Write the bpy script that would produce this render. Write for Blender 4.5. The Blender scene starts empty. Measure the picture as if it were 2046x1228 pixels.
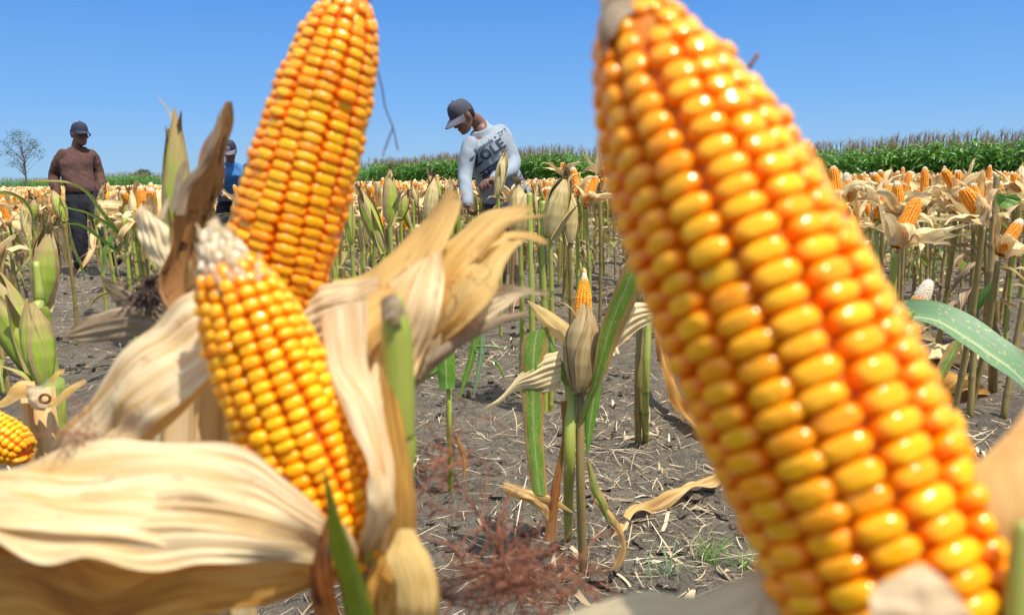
import bpy, math, random
import numpy as np
from mathutils import Vector, Matrix, noise as mnoise
from mathutils.bvhtree import BVHTree

# ------------------------------------------------------------------ camera, sky, sun, exposure
S = bpy.context.scene
COL = S.collection
FPX = 1500.0
CAMH = 0.95
PITCH = math.radians(9.61); ROLL = math.radians(0.85)
_r0 = Vector((1, 0, 0)); _u0 = Vector((0, math.sin(PITCH), math.cos(PITCH)))
FWD = Vector((0, math.cos(PITCH), -math.sin(PITCH)))
RGT = _r0 * math.cos(ROLL) - _u0 * math.sin(ROLL)
UPV = _u0 * math.cos(ROLL) + _r0 * math.sin(ROLL)
CAM = Vector((0, 0, CAMH))
cd = bpy.data.cameras.new('camera'); cam = bpy.data.objects.new('camera', cd); COL.objects.link(cam)
m = Matrix.Identity(4)
for i in range(3):
    m[i][0] = RGT[i]; m[i][1] = UPV[i]; m[i][2] = -FWD[i]; m[i][3] = CAM[i]
cam.matrix_world = m
cd.sensor_width = 24.55; cd.lens = 24.55 * FPX / 2046
cd.clip_start = 0.01; cd.clip_end = 3000
cd.dof.use_dof = True; cd.dof.focus_distance = 2.6; cd.dof.aperture_fstop = 7.5
S.camera = cam

SUN = Vector((0.32, -0.27, 0.90)).normalized()
w = bpy.data.worlds.new("World"); S.world = w; w.use_nodes = True
nt = w.node_tree; bg = nt.nodes['Background']
sky = nt.nodes.new('ShaderNodeTexSky'); sky.sky_type = 'NISHITA'; sky.sun_disc = False
sky.sun_elevation = math.asin(SUN.z); sky.sun_rotation = math.atan2(SUN.x, SUN.y)
sky.air_density = 1.2; sky.dust_density = 0.5; sky.ozone_density = 4.0; sky.altitude = 0
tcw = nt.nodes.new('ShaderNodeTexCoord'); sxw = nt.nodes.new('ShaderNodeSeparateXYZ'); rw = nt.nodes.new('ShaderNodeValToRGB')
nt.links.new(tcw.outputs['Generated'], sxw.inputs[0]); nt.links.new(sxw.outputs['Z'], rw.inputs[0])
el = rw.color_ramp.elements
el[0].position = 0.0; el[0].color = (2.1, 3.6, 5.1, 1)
el[1].position = 1.0; el[1].color = (7.5, 8.0, 8.8, 1)  # with the next two stops: unseen upper sky, whitened and brightened as added fill
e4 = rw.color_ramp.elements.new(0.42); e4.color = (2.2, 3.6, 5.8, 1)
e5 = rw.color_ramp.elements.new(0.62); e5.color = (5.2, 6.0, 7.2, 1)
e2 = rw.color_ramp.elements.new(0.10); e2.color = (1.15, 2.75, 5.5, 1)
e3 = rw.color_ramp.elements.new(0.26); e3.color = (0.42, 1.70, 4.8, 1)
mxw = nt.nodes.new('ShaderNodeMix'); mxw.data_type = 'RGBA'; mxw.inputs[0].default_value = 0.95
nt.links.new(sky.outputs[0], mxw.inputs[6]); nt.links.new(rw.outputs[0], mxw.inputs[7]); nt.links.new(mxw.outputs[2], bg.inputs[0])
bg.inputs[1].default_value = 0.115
sl = bpy.data.lights.new('sun', 'SUN'); sl.energy = 4.7; sl.angle = math.radians(0.53); sl.color = (1, 0.955, 0.88)
so = bpy.data.objects.new('sun', sl); COL.objects.link(so)
so.rotation_euler = SUN.to_track_quat('Z', 'Y').to_euler()
S.view_settings.view_transform = 'Standard'; S.view_settings.look = 'None'
S.view_settings.exposure = 0.53; S.view_settings.gamma = 1
S.render.engine = 'CYCLES'

# ------------------------------------------------------------------ helpers
RNG = np.random.default_rng(7); random.seed(7)
def P(px, py, d):
    return CAM + (FWD + RGT * ((px - 1023) / FPX) + UPV * ((614 - py) / FPX)) * d
def GP(px, py, z=0.0):
    v = FWD + RGT * ((px - 1023) / FPX) + UPV * ((614 - py) / FPX)
    t = (z - CAMH) / v.z
    return CAM + v * t
def pix(p):
    v = Vector(p) - CAM; d = v.dot(FWD)
    if d < 0.01: return (-9999, -9999, d)
    return (1023 + FPX * v.dot(RGT) / d, 614 - FPX * v.dot(UPV) / d, d)
def crv(pts, n):
    p = np.array([tuple(q) for q in pts], float)
    if len(p) == 2:
        t = np.linspace(0, 1, n)[:, None]; return p[0] * (1 - t) + p[1] * t
    q = np.vstack([2 * p[0] - p[1], p, 2 * p[-1] - p[-2]])
    seg = np.linalg.norm(np.diff(p, axis=0), axis=1); cum = np.r_[0, np.cumsum(seg)]; cum /= cum[-1]
    out = []
    for t in np.linspace(0, 1, n):
        i = min(max(np.searchsorted(cum, t, side='right') - 1, 0), len(p) - 2)
        f = (t - cum[i]) / max(cum[i + 1] - cum[i], 1e-9)
        a, b, c, d = q[i:i + 4]
        out.append(0.5 * ((2 * b) + (-a + c) * f + (2 * a - 5 * b + 4 * c - d) * f * f + (-a + 3 * b - 3 * c + d) * f ** 3))
    return np.array(out)

class Geo:
    """collects vertices, faces and one per-vertex attribute; built as ONE mesh"""
    def __init__(s): s.V = []; s.F = []; s.C = []; s.n = 0
    def add(s, V, F, C):
        V = np.asarray(V, float).reshape(-1, 3)
        C = np.asarray(C, float)
        if C.ndim == 1: C = np.tile(C, (len(V), 1))
        if C.shape[1] == 3: C = np.hstack([C, np.ones((len(C), 1))])
        s.V.append(V); s.C.append(C)
        fs = F if isinstance(F, list) else [F]
        for f in fs:
            f = np.asarray(f, int)
            if f.size: s.F.append(f + s.n)
        s.n += len(V); return s
    def arrays(s):
        return np.vstack(s.V), s.F, np.vstack(s.C)
    def join(s, g, M=None, k=None):
        V, F, C = g.arrays()
        if M is not None: V = V @ np.array(M)[:3, :3].T + np.array(M)[:3, 3]
        if k is not None: C = C.copy(); C[:, 2] = k
        s.add(V, list(F), C)
    def mesh(s, name, smooth=True):
        V, F, C = s.arrays()
        me = bpy.data.meshes.new(name)
        me.vertices.add(len(V)); me.vertices.foreach_set('co', V.astype(np.float32).ravel())
        idx = np.concatenate([f.ravel() for f in F]); tot = np.concatenate([np.full(len(f), f.shape[1]) for f in F])
        st = np.r_[0, np.cumsum(tot)[:-1]]
        me.loops.add(len(idx)); me.loops.foreach_set('vertex_index', idx.astype(np.int32))
        me.polygons.add(len(tot)); me.polygons.foreach_set('loop_start', st.astype(np.int32))
        try: me.polygons.foreach_set('loop_total', tot.astype(np.int32))
        except Exception: pass
        me.polygons.foreach_set('use_smooth', np.full(len(tot), smooth))
        at = me.attributes.new('c', 'FLOAT_COLOR', 'POINT'); at.data.foreach_set('color', C.astype(np.float32).ravel())
        me.update(calc_edges=True)
        return me
    def build(s, name, mat, parent=None, smooth=True):
        me = s.mesh(name, smooth); me.materials.append(mat)
        o = bpy.data.objects.new(name, me); COL.objects.link(o)
        if parent: o.parent = parent; o.matrix_parent_inverse = parent.matrix_world.inverted() if parent.get('_world') else Matrix.Identity(4)
        return o
def localize(o, origin):
    """move mesh data so that the object's origin sits at `origin` (world)"""
    o.data.transform(Matrix.Translation(-Vector(origin)))
def thing(name, label, cat, loc=(0, 0, 0), group=None):
    o = bpy.data.objects.new(name, None); COL.objects.link(o); o.location = loc
    o.empty_display_size = 0.05
    o['label'] = label; o['category'] = cat
    if group: o['group'] = group
    return o
def part(geo, name, mat, root, world=True):
    """geometry given in world space, linked under an Empty that stands at root.location"""
    o = geo.build(name, mat)
    if world: o.data.transform(Matrix.Translation(-root.location))
    o.parent = root
    return o
def dup(root, loc, rot, scale, label, group):
    r = root.copy(); COL.objects.link(r); r.location = loc; r.rotation_euler = rot; r.scale = (scale,) * 3
    r['label'] = label; r['group'] = group
    for ch in root.children:
        c = ch.copy(); COL.objects.link(c); c.parent = r
        for g in ch.children:
            d = g.copy(); COL.objects.link(d); d.parent = c
    return r

def grid_faces(nu, nv, closed=False):
    i = np.arange(nu - (0 if closed else 1)); j = np.arange(nv - 1)
    I, J = np.meshgrid(i, j, indexing='ij'); I = I.ravel(); J = J.ravel(); I2 = (I + 1) % nu
    return np.stack([I * nv + J, I2 * nv + J, I2 * nv + J + 1, I * nv + J + 1], 1)

def sheet(geo, E1, E2, nu=12, nv=36, bulge=0.15, pleat=0.02, pf=5, fray=0.0, tone=0.3, seed=0, ref=None, curl=0.0, wav=0.0, tip=0.0, coarse=1.0):
    """thin leaf or husk between two edge curves, bulging towards ref, pleated along its length"""
    rg = np.random.default_rng(seed + 11)
    a = crv(E1, nv); b = crv(E2, nv)
    u = np.linspace(0, 1, nu); v = np.linspace(0, 1, nv)
    if tip > 0:      # close the width towards the far end
        k = np.clip((1 - v) / tip, 0, 1) ** 0.7; mid = (a + b) / 2
        a = mid + (a - mid) * k[:, None]; b = mid + (b - mid) * k[:, None]
    W = b - a; wd = np.linalg.norm(W, axis=1); wm = max(wd.max(), 1e-6)
    T = np.gradient((a + b) / 2, axis=0); N = np.cross(W, T)
    ok = np.linalg.norm(N, axis=1); N = N / np.maximum(ok, 1e-12)[:, None]
    r = np.array(tuple(ref if ref is not None else CAM))
    sgn = np.sign(np.sum(N * (r - (a + b) / 2), axis=1)); sg = 1 if sgn.sum() >= 0 else -1
    N = N * sg
    U, Vv = np.meshgrid(u, v, indexing='ij')
    pts = a[None] * (1 - U[..., None]) + b[None] * U[..., None]
    h = bulge * 4 * U * (1 - U) * wd[None]
    for k in range(4):
        f = pf * (0.6 + rg.random() * 1.2) * (1 + k * .8); ph = rg.random() * 6.28; dr = rg.normal() * 2.0
        h = h + pleat * wm / (1 + k * .6) * np.sin(f * U * 6.28 + ph + dr * Vv) * np.clip(wd[None] / wm, 0.15, 1) * (0.5 + 0.5 * np.sin(Vv * (3 + 3 * rg.random()) + ph))
    if wav:
        h = h + wav * wm * np.sin(Vv * (14 + 8 * rg.random()) + rg.random() * 6) * (np.abs(U - .5) * 2) ** 2
    if coarse:
        sd = Vector((seed * 1.7, seed * .3, 4.2))
        nz = np.array([[mnoise.noise(Vector((uu * 1.6, vv * 5.0, 0)) + sd) for vv in v] for uu in u])
        h = h + nz * 0.07 * coarse * wm * np.clip(wd[None] / wm, .2, 1)
    pts = pts + N[None] * h[..., None]
    if curl:
        pts = pts + (np.clip(Vv - 0.6, 0, 1) ** 2)[..., None] * N[None] * curl
    F = grid_faces(nu, nv)
    if fray > 0:
        cut = 1 - fray * (rg.random(nu) ** 1.5)
        for q in range(1, nu):
            if rg.random() < .4: cut[q] = cut[q - 1]
        fi = F[:, 0] // nv; fj = F[:, 0] % nv
        F = F[v[fj] < cut[fi]]
    C = np.stack([U, Vv, np.full_like(U, tone), np.full_like(U, rg.random())], -1).reshape(-1, 4)
    geo.add(pts.reshape(-1, 3), F, C)

def tube(geo, pts, rad, n=10, nv=None, tone=0.3, node=0.0, cap=True, seed=0, raw=False):
    """round stem along a curve; node > 0 gives joints of that spacing in metres"""
    nv = nv or max(4, len(pts) * 4)
    if node:
        c0 = crv(pts, 60); L = np.linalg.norm(np.diff(c0, axis=0), axis=1).sum(); nv = max(nv, int(L / node * 9))
    c = np.array([tuple(p) for p in pts], float) if raw else crv(pts, nv)
    nv = len(c)
    rr = np.interp(np.linspace(0, 1, nv), np.linspace(0, 1, len(rad)), rad) if np.ndim(rad) else np.full(nv, rad)
    L = np.r_[0, np.cumsum(np.linalg.norm(np.diff(c, axis=0), axis=1))]
    nm = np.zeros(nv)
    if node:
        off = (seed * 0.37) % 1
        ph = (L / node + off) % 1; dn = np.minimum(ph, 1 - ph) * node
        nm = np.exp(-(dn / 0.004) ** 2); rr = rr * (1 + 0.22 * nm)
    T = np.gradient(c, axis=0); T /= np.maximum(np.linalg.norm(T, axis=1), 1e-9)[:, None]
    s = np.cross(T[0], [0.3, 1, 0.2]); s /= np.linalg.norm(s); Sx = []
    for t in T:
        s = s - t * s.dot(t); s = s / max(np.linalg.norm(s), 1e-9); Sx.append(s)
    Sx = np.array(Sx); Sy = np.cross(T, Sx)
    a = np.linspace(0, 2 * math.pi, n, endpoint=False)
    V = c[None] + rr[None, :, None] * (np.cos(a)[:, None, None] * Sx[None] + np.sin(a)[:, None, None] * Sy[None])
    C = np.zeros((n, nv, 4)); C[..., 0] = (a / 6.283)[:, None]; C[..., 1] = L[None]; C[..., 2] = tone; C[..., 3] = nm[None]
    F = [grid_faces(n, nv, True)]
    if cap:
        F.append(np.array([[i * nv + nv - 1 for i in range(n)]])); F.append(np.array([[i * nv for i in range(n)][::-1]]))
    geo.add(V.reshape(-1, 3), F, C.reshape(-1, 4))

def frame_from_axis(base, tipp, roll=0.0):
    z = (Vector(tipp) - Vector(base)); L = z.length; z.normalize()
    x = z.cross(Vector((0, 1, 0))) ; x.normalize(); y = z.cross(x)
    x2 = x * math.cos(roll) + y * math.sin(roll); y2 = z.cross(x2)
    M = Matrix.Identity(4)
    for i in range(3): M[i][0] = x2[i]; M[i][1] = y2[i]; M[i][2] = z[i]; M[i][3] = base[i]
    return M, L

def cob_geo(L, R, rows=14, pitch=0.0048, seg=12, rings=5, seed=0, prof=None, rand=0.1, whitetip=0.0, twist=0.25, sq=2.6, flat=0.62, roundtip=0.12, gap=0.98, rel=.14):
    """maize cob, base at origin, axis +Z: a core with one domed kernel per seat"""
    rg = np.random.default_rng(seed)
    g = Geo()
    prof = prof or [(0, .8), (.06, .93), (.2, 1), (.55, .99), (.75, .92), (.88, .78), (.95, .6), (1, .3)]
    pz = [p[0] for p in prof]; pr = [p[1] for p in prof]
    Rf = lambda t: np.interp(t, pz, pr) * R
    # core
    nz = 24; n = 20
    zz = np.linspace(0, 1, nz); a = np.linspace(0, 2 * math.pi, n, endpoint=False)
    A, Z = np.meshgrid(a, zz, indexing='ij'); rr = Rf(Z) * (1 - rel * 1.0)
    V = np.stack([rr * np.cos(A), rr * np.sin(A), Z * L], -1).reshape(-1, 3)
    wt = np.clip((Z.ravel() - (1 - whitetip)) / 0.05, 0, 1) if whitetip else np.zeros(n * nz)
    g.add(V, [grid_faces(n, nz, True), np.array([[i * nz + nz - 1 for i in range(n)]])], np.stack([np.zeros(n * nz), np.full(n * nz, .9), wt, np.zeros(n * nz)], 1))
    # kernel template (unit): rings from skirt to crown
    th = np.linspace(0, 2 * math.pi, seg, endpoint=False)
    ct, st = np.cos(th), np.sin(th)
    e = 2 / sq
    sx = np.sign(ct) * np.abs(ct) ** e; sy = np.sign(st) * np.abs(st) ** e
    tr = np.linspace(0, 1, rings + 1)[:-1]          # 0 skirt .. towards crown
    ang = tr * math.pi / 2
    rad = np.cos(ang) ** flat; hh = np.sin(ang) ** 0.8
    tx = np.concatenate([sx * r for r in rad] + [[0]]); ty = np.concatenate([sy * r for r in rad] + [[0]])
    thh = np.concatenate([[h] * seg for h in hh] + [[1.0]])
    crown = np.clip(thh, 0, 1)
    quads = []
    for k in range(rings - 1):
        for i in range(seg):
            quads.append([k * seg + i, k * seg + (i + 1) % seg, (k + 1) * seg + (i + 1) % seg, (k + 1) * seg + i])
    tris = [[(rings - 1) * seg + i, (rings - 1) * seg + (i + 1) % seg, rings * seg] for i in range(seg)]
    nvk = len(tx); quads = np.array(quads); tris = np.array(tris)
    VV = []; CC = []; cnt = 0
    nk = int(L / pitch)
    for r in range(rows):
        z = pitch * (0.5 if (r % 2) else 0.0) + rg.normal() * pitch * .15
        wob = rg.random() * 6.28
        while z < L * 1.0 - 0.001:
            t = z / L
            tipk = np.clip((t - (1 - roundtip)) / roundtip, 0, 1)
            Rz = Rf(t)
            p = pitch * (1 + rg.normal() * 0.06) * (1 + 0.25 * tipk)
            phi = (r + 0.09 * math.sin(t * 7 + wob) + rg.normal() * rand * (0.15 + tipk)) * 2 * math.pi / rows + twist * t
            wa = (2 * math.pi / rows) * 0.5 * 1.09 * gap * (1 + rg.normal() * .04)           # angular half width
            hb = p * 0.5 * 1.10
            hgt = R * rel * 1.05 * (1 + rg.normal() * .10) * (0.75 + .25 * Rz / R)
            white = 0.0
            if whitetip and t > 1 - whitetip - rg.random() * .03: white = 1; hgt *= 0.3 + rg.random() * .75; hb *= 0.75; wa *= .8
            if rg.random() < 0.004: hgt *= 0.5
            # slope of profile
            dR = (Rf(min(t + .01, 1)) - Rf(max(t - .01, 0))) / (0.02 * L)
            base = Rz - R * rel * 1.05
            px_ = phi + tx * wa * (1 - 0.10 * thh)
            zloc = ty * hb
            rad_ = base + hgt * thh + dR * zloc
            zz_ = z + zloc - dR * hgt * thh * 0.8
            jit = 1 + 0.03 * rg.normal(size=nvk) * (thh > .2)
            rad_ = np.maximum(rad_ * jit ** .15, 0.0005)
            VV.append(np.stack([rad_ * np.cos(px_), rad_ * np.sin(px_), zz_], 1))
            CC.append(np.stack([crown, np.full(nvk, rg.random()), np.full(nvk, white), np.full(nvk, 1 - tipk * .5)], 1))
            cnt += 1; z += p
    VV = np.vstack(VV); CC = np.vstack(CC)
    off = (np.arange(cnt) * nvk)[:, None, None]
    g.add(VV, [(quads[None] + off).reshape(-1, 4), (tris[None] + off).reshape(-1, 3)], CC)
    return g

# ------------------------------------------------------------------ materials
def newmat(name):
    mt = bpy.data.materials.new(name); mt.use_nodes = True
    t = mt.node_tree; b = t.nodes['Principled BSDF']
    return mt, t, b
class N:
    def __init__(s, t): s.t = t
    def n(s, typ, **kw):
        x = s.t.nodes.new(typ)
        for k, v in kw.items(): setattr(x, k, v)
        return x
    def l(s, a, b): s.t.links.new(a, b)
    def attr(s, nm='c'):
        a = s.n('ShaderNodeAttribute', attribute_name=nm); sep = s.n('ShaderNodeSeparateColor'); s.l(a.outputs['Color'], sep.inputs[0])
        return a, sep
    def vmul(s, src, vec):
        x = s.n('ShaderNodeVectorMath', operation='MULTIPLY'); s.l(src, x.inputs[0]); x.inputs[1].default_value = vec; return x.outputs[0]
    def noise(s, vec, scale=1, detail=3, rough=.5, dist=0):
        x = s.n('ShaderNodeTexNoise'); x.inputs['Scale'].default_value = scale; x.inputs['Detail'].default_value = detail
        x.inputs['Roughness'].default_value = rough; x.inputs['Distortion'].default_value = dist
        if vec is not None: s.l(vec, x.inputs['Vector'])
        return x.outputs['Fac']
    def ramp(s, fac, stops):
        x = s.n('ShaderNodeValToRGB'); cr = x.color_ramp
        while len(cr.elements) < len(stops): cr.elements.new(.5)
        for e, (p, c) in zip(cr.elements, stops):
            e.position = p; e.color = (c[0], c[1], c[2], 1) if not np.isscalar(c) else (c, c, c, 1)
        s.l(fac, x.inputs[0]); return x.outputs[0]
    def mix(s, fac, a, b, blend='MIX'):
        x = s.n('ShaderNodeMix', data_type='RGBA', blend_type=blend)
        for v, i in ((fac, 0), (a, 6), (b, 7)):
            if hasattr(v, 'is_output'): s.l(v, x.inputs[i])
            else: x.inputs[i].default_value = v if i == 0 else (v[0], v[1], v[2], 1)
        return x.outputs[2]
    def math(s, op, a, b=None, clamp=False):
        x = s.n('ShaderNodeMath', operation=op, use_clamp=clamp)
        for v, i in ((a, 0), (b, 1)):
            if v is None: continue
            if hasattr(v, 'is_output'): s.l(v, x.inputs[i])
            else: x.inputs[i].default_value = v
        return x.outputs[0]
    def bump(s, h, strength, dist, bs):
        x = s.n('ShaderNodeBump'); x.inputs['Strength'].default_value = strength; x.inputs['Distance'].default_value = dist
        s.l(h, x.inputs['Height']); s.l(x.outputs[0], bs.inputs['Normal']); return x
    def translucent(s, bs, col, fac):
        out = [n for n in s.t.nodes if n.type == 'OUTPUT_MATERIAL'][0]
        tr = s.n('ShaderNodeBsdfTranslucent'); mx = s.n('ShaderNodeMixShader'); mx.inputs[0].default_value = fac
        s.l(col, tr.inputs[0]); s.l(bs.outputs[0], mx.inputs[1]); s.l(tr.outputs[0], mx.inputs[2]); s.l(mx.outputs[0], out.inputs[0])

def mat_husk(name='husk', light=(0.82, 0.70, 0.47), mid=(0.66, 0.47, 0.22), dark=(0.30, 0.15, 0.06), trans=0.3, stain=0.6, fib=60, spots=False):
    mt, t, b = newmat(name); k = N(t)
    a, sp = k.attr()
    v = k.vmul(a.outputs['Color'], (fib, 3.0, 37.0))
    fibre = k.noise(v, 1, 4, .6)
    v2 = k.vmul(a.outputs['Color'], (fib * .13, 2.2, 53.0)); broad = k.noise(v2, 1, 3, .55, .4)
    v3 = k.vmul(a.outputs['Color'], (7, 9, 91.0)); blot = k.noise(v3, 1, 5, .65, .8)
    # tone attribute 0 = pale .. 1 = brown
    tone = k.math('ADD', sp.outputs['Blue'], k.math('MULTIPLY', k.math('SUBTRACT', broad, .5), 1.9))
    tone = k.math('ADD', tone, k.math('MULTIPLY', k.math('SUBTRACT', fibre, .5), .45), True)
    c = k.ramp(tone, [(0.0, light), (0.42, mid), (0.75, (mid[0] * .62, mid[1] * .5, mid[2] * .4)), (1.0, dark)])
    st = k.ramp(blot, [(0.60, 0.0), (0.74, stain)])
    c = k.mix(st, c, (0.42, 0.17, 0.08))
    vein = k.ramp(k.noise(k.vmul(a.outputs['Color'], (fib * 2.6, 1.2, 11.0)), 1, 2, .5, .15), [(.56, 0.), (.64, .38)])
    c = k.mix(vein, c, (mid[0] * .62, mid[1] * .5, mid[2] * .4))
    tipb = k.math('MULTIPLY', k.ramp(sp.outputs['Green'], [(0.72, 0.0), (1.0, 1.0)]), .45)
    c = k.mix(tipb, c, (0.45, 0.26, 0.10))
    if spots:
        dk = k.ramp(blot, [(0.36, 1.0), (0.46, 0.0)]); c = k.mix(dk, c, (0.03, 0.015, 0.01))
    k.l(c, b.inputs['Base Color']); b.inputs['Roughness'].default_value = .55
    b.inputs['Specular IOR Level'].default_value = .35
    k.bump(k.math('ADD', fibre, k.math('MULTIPLY', broad, 1.5)), .55, .0018, b)
    k.translucent(b, c, trans)
    return mt
def mat_leaf(name, base=(0.07, 0.16, 0.025), pale=(0.20, 0.28, 0.07), edge=(0.5, 0.33, 0.10), ew=0.12, trans=.35, spots=0.0, rough=.42, ribs=.8, tipb=0.0):
    mt, t, b = newmat(name); k = N(t)
    a, sp = k.attr()
    fibre = k.noise(k.vmul(a.outputs['Color'], (45, 2.0, 37)), 1, 3, .6)
    big = k.noise(k.vmul(a.outputs['Color'], (3, 7, 77)), 1, 4, .6, .5)
    c = k.mix(k.ramp(fibre, [(0.3, 0.0), (.75, 1.0)]), base, (base[0] * 1.7, base[1] * 1.5, base[2] * 1.3))
    c = k.mix(k.math('MULTIPLY', k.ramp(big, [(.45, 0.), (.7, 1.)]), .5), c, pale)
    ctr = k.math('ABSOLUTE', k.math('SUBTRACT', sp.outputs['Red'], .5))
    rib = k.ramp(ctr, [(0.02, 1.0), (0.05, 0.0)])
    c = k.mix(k.math('MULTIPLY', rib, ribs), c, (0.38, 0.42, 0.2))
    if tipb: c = k.mix(k.math('MULTIPLY', k.ramp(k.math('ADD', sp.outputs['Green'], k.math('MULTIPLY', k.math('SUBTRACT', big, .5), .9)), [(.45, 0.), (.85, 1.)]), tipb), c, (.36, .23, .09))
    ed = k.math('ADD', ctr, k.math('MULTIPLY', k.math('SUBTRACT', big, .5), .55))
    ed = k.math('ADD', ed, k.math('MULTIPLY', sp.outputs['Blue'], .3))
    em = k.ramp(ed, [(0.5 - ew, 0.0), (0.55 - ew, 1.0)])
    c = k.mix(em, c, k.mix(fibre, edge, (edge[0] * .5, edge[1] * .42, edge[2] * .4)))
    if spots:
        vo = k.n('ShaderNodeTexVoronoi'); vo.inputs['Scale'].default_value = 1; k.l(k.vmul(a.outputs['Color'], (14, 34, 5)), vo.inputs['Vector'])
        c = k.mix(k.math('MULTIPLY', k.ramp(vo.outputs['Distance'], [(.16, 1.), (.26, 0.)]), spots), c, (0.5, 0.42, .12))
    k.l(c, b.inputs['Base Color']); b.inputs['Roughness'].default_value = rough
    b.inputs['Specular IOR Level'].default_value = .4
    k.bump(fibre, .5, .0012, b)
    k.translucent(b, c, trans)
    return mt
def mat_stalk(name, base, alt, nodec, rough=.4):
    mt, t, b = newmat(name); k = N(t)
    a, sp = k.attr()
    f = k.noise(k.vmul(a.outputs['Color'], (9, 12, 1)), 1, 4, .6)
    g = k.noise(k.vmul(a.outputs['Color'], (60, 9, 1)), 1, 2, .6)
    ca = k.mix(k.ramp(f, [(.38, 0.), (.66, 1.)]), base, alt)
    ca = k.mix(k.math('MULTIPLY', g, .35), ca, (alt[0] * .5, alt[1] * .45, alt[2] * .45))
    oi = k.n('ShaderNodeObjectInfo')
    ca = k.mix(k.math('MULTIPLY', oi.outputs['Random'], .45), ca, (alt[0], alt[1], alt[2]))
    c = k.mix(k.math('MULTIPLY', a.outputs['Alpha'], .8), ca, nodec)
    k.l(c, b.inputs['Base Color']); b.inputs['Roughness'].default_value = rough
    k.bump(g, .4, .001, b)
    return mt
def mat_kernel(name, side=(0.78, 0.19, 0.006), crown=(0.90, 0.47, 0.012), rough=.2, sss=.003, power=(.45, .98)):
    mt, t, b = newmat(name); k = N(t)
    a, sp = k.attr()
    cr = k.ramp(sp.outputs['Red'], [(power[0], 0.0), (power[1], 1.0)])
    oi = k.n('ShaderNodeObjectInfo')
    sd = k.mix(sp.outputs['Green'], side, (side[0] * .92, side[1] * .72, side[2]))
    crn = k.mix(sp.outputs['Green'], crown, (crown[0] * .95, crown[1] * .74, crown[2]))
    # kernels keep their own ripeness: some crowns stay orange all over
    ripe = k.ramp(sp.outputs['Green'], [(0.12, 0.25), (0.35, 1.0)])
    ripe = k.math('MULTIPLY', ripe, k.ramp(a.outputs['Alpha'], [(.5, .45), (.92, 1.0)]))
    c = k.mix(k.math('MULTIPLY', cr, ripe), sd, crn)
    tc = k.n('ShaderNodeTexCoord'); big = k.noise(tc.outputs['Object'], 28, 3, .6)
    c = k.mix(k.ramp(big, [(.45, 0.), (.75, .35)]), c, (0.8, .24, .01))
    wn = k.noise(tc.outputs['Object'], 500, 4, .7)
    wh = k.mix(wn, (0.80, 0.72, 0.58), (0.55, 0.42, 0.26))
    c = k.mix(sp.outputs['Blue'], c, wh)
    k.l(c, b.inputs['Base Color'])
    core = k.ramp(a.outputs['Alpha'], [(0.05, 1.0), (0.25, 0.0)])
    c = k.mix(core, c, k.mix(sp.outputs['Blue'], (.75, .15, .001), (.66, .54, .36))); k.l(c, b.inputs['Base Color'])
    k.l(k.math('MULTIPLY', k.math('SUBTRACT', 1.0, sp.outputs['Blue']), .75), b.inputs['Subsurface Weight'])
    k.l(k.math('ADD', k.math('ADD', rough, k.math('MULTIPLY', core, .6)), k.math('MULTIPLY', sp.outputs['Blue'], .45)), b.inputs['Roughness'])
    b.inputs['Subsurface Weight'].default_value = .25
    b.inputs['Subsurface Radius'].default_value = (1.0, .40, .03); b.inputs['Subsurface Scale'].default_value = sss
    b.inputs['Specular IOR Level'].default_value = .42
    k.bump(k.noise(tc.outputs['Object'], 900, 3, .6), .12, .0004, b)
    return mt
def mat_simple(name, col, col2=None, scale=20, rough=.8, bumps=.3, bd=.002, trans=0):
    mt, t, b = newmat(name); k = N(t)
    tc = k.n('ShaderNodeTexCoord'); nz = k.noise(tc.outputs['Object'], scale, 4, .6)
    c = k.mix(k.ramp(nz, [(.3, 0.), (.7, 1.)]), col, col2 or tuple(x * .65 for x in col))
    k.l(c, b.inputs['Base Color']); b.inputs['Roughness'].default_value = rough
    if bumps: k.bump(nz, bumps, bd, b)
    if trans: k.translucent(b, c, trans)
    return mt

M_husk = mat_husk('maize_husk', light=(.82, .66, .40), mid=(.66, .42, .16))
M_husk_gold = mat_husk('golden_husk', light=(.86, .60, .22), mid=(.76, .42, .09), dark=(.36, .16, .04), trans=.5, stain=.7)
M_husk_brown = mat_husk('brown_dry_leaf', light=(.40, .19, .06), mid=(.36, .12, .015), dark=(.05, .03, .02), trans=.35, stain=.4, spots=True)
M_husk_grey = mat_husk('grey_dry_leaf', light=(.42, .32, .2), mid=(.25, .16, .08), dark=(.08, .05, .03), trans=.25, stain=.3)
M_husk_field = mat_husk('field_husk', light=(.80, .62, .32), mid=(.60, .38, .13), fib=30)
M_leaf = mat_leaf('green_leaf', base=(.09, .21, .022), pale=(.25, .35, .06))
M_leaf_bright = mat_leaf('green_leaf_spotted', base=(.11, .22, .025), pale=(.34, .40, .08), ew=.20, spots=.8)  # yellower green leaf with broad tan edges and pale spots
M_leaf_olive = mat_leaf('olive_leaf', base=(.16, .23, .015), pale=(.36, .40, .04), edge=(.30, .16, .04), ew=.16, ribs=.3)
M_leaf_glau = mat_leaf('bluish_green_leaf', base=(.10, .19, .09), pale=(.14, .22, .11), ew=.03, spots=.7, trans=.2, rough=.5)
M_maize = mat_leaf('standing_maize', base=(.065, .19, .018), pale=(.17, .33, .04), ew=.0, trans=.3, rough=.35)
M_closed = mat_leaf('closed_husk', base=(.22, .31, .03), pale=(.42, .43, .08), edge=(.46, .33, .14), ew=.15, trans=.1, rough=.6, ribs=0.0, tipb=.85)
M_closed_dry = mat_husk('closed_dry_husk', light=(.62, .50, .23), mid=(.50, .37, .14), dark=(.24, .16, .07), trans=.08, stain=.35)
M_closed_brown = mat_husk('brown_closed_husk', light=(.38, .27, .12), mid=(.28, .185, .07), dark=(.13, .08, .04), trans=.05, stain=.3)
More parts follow.
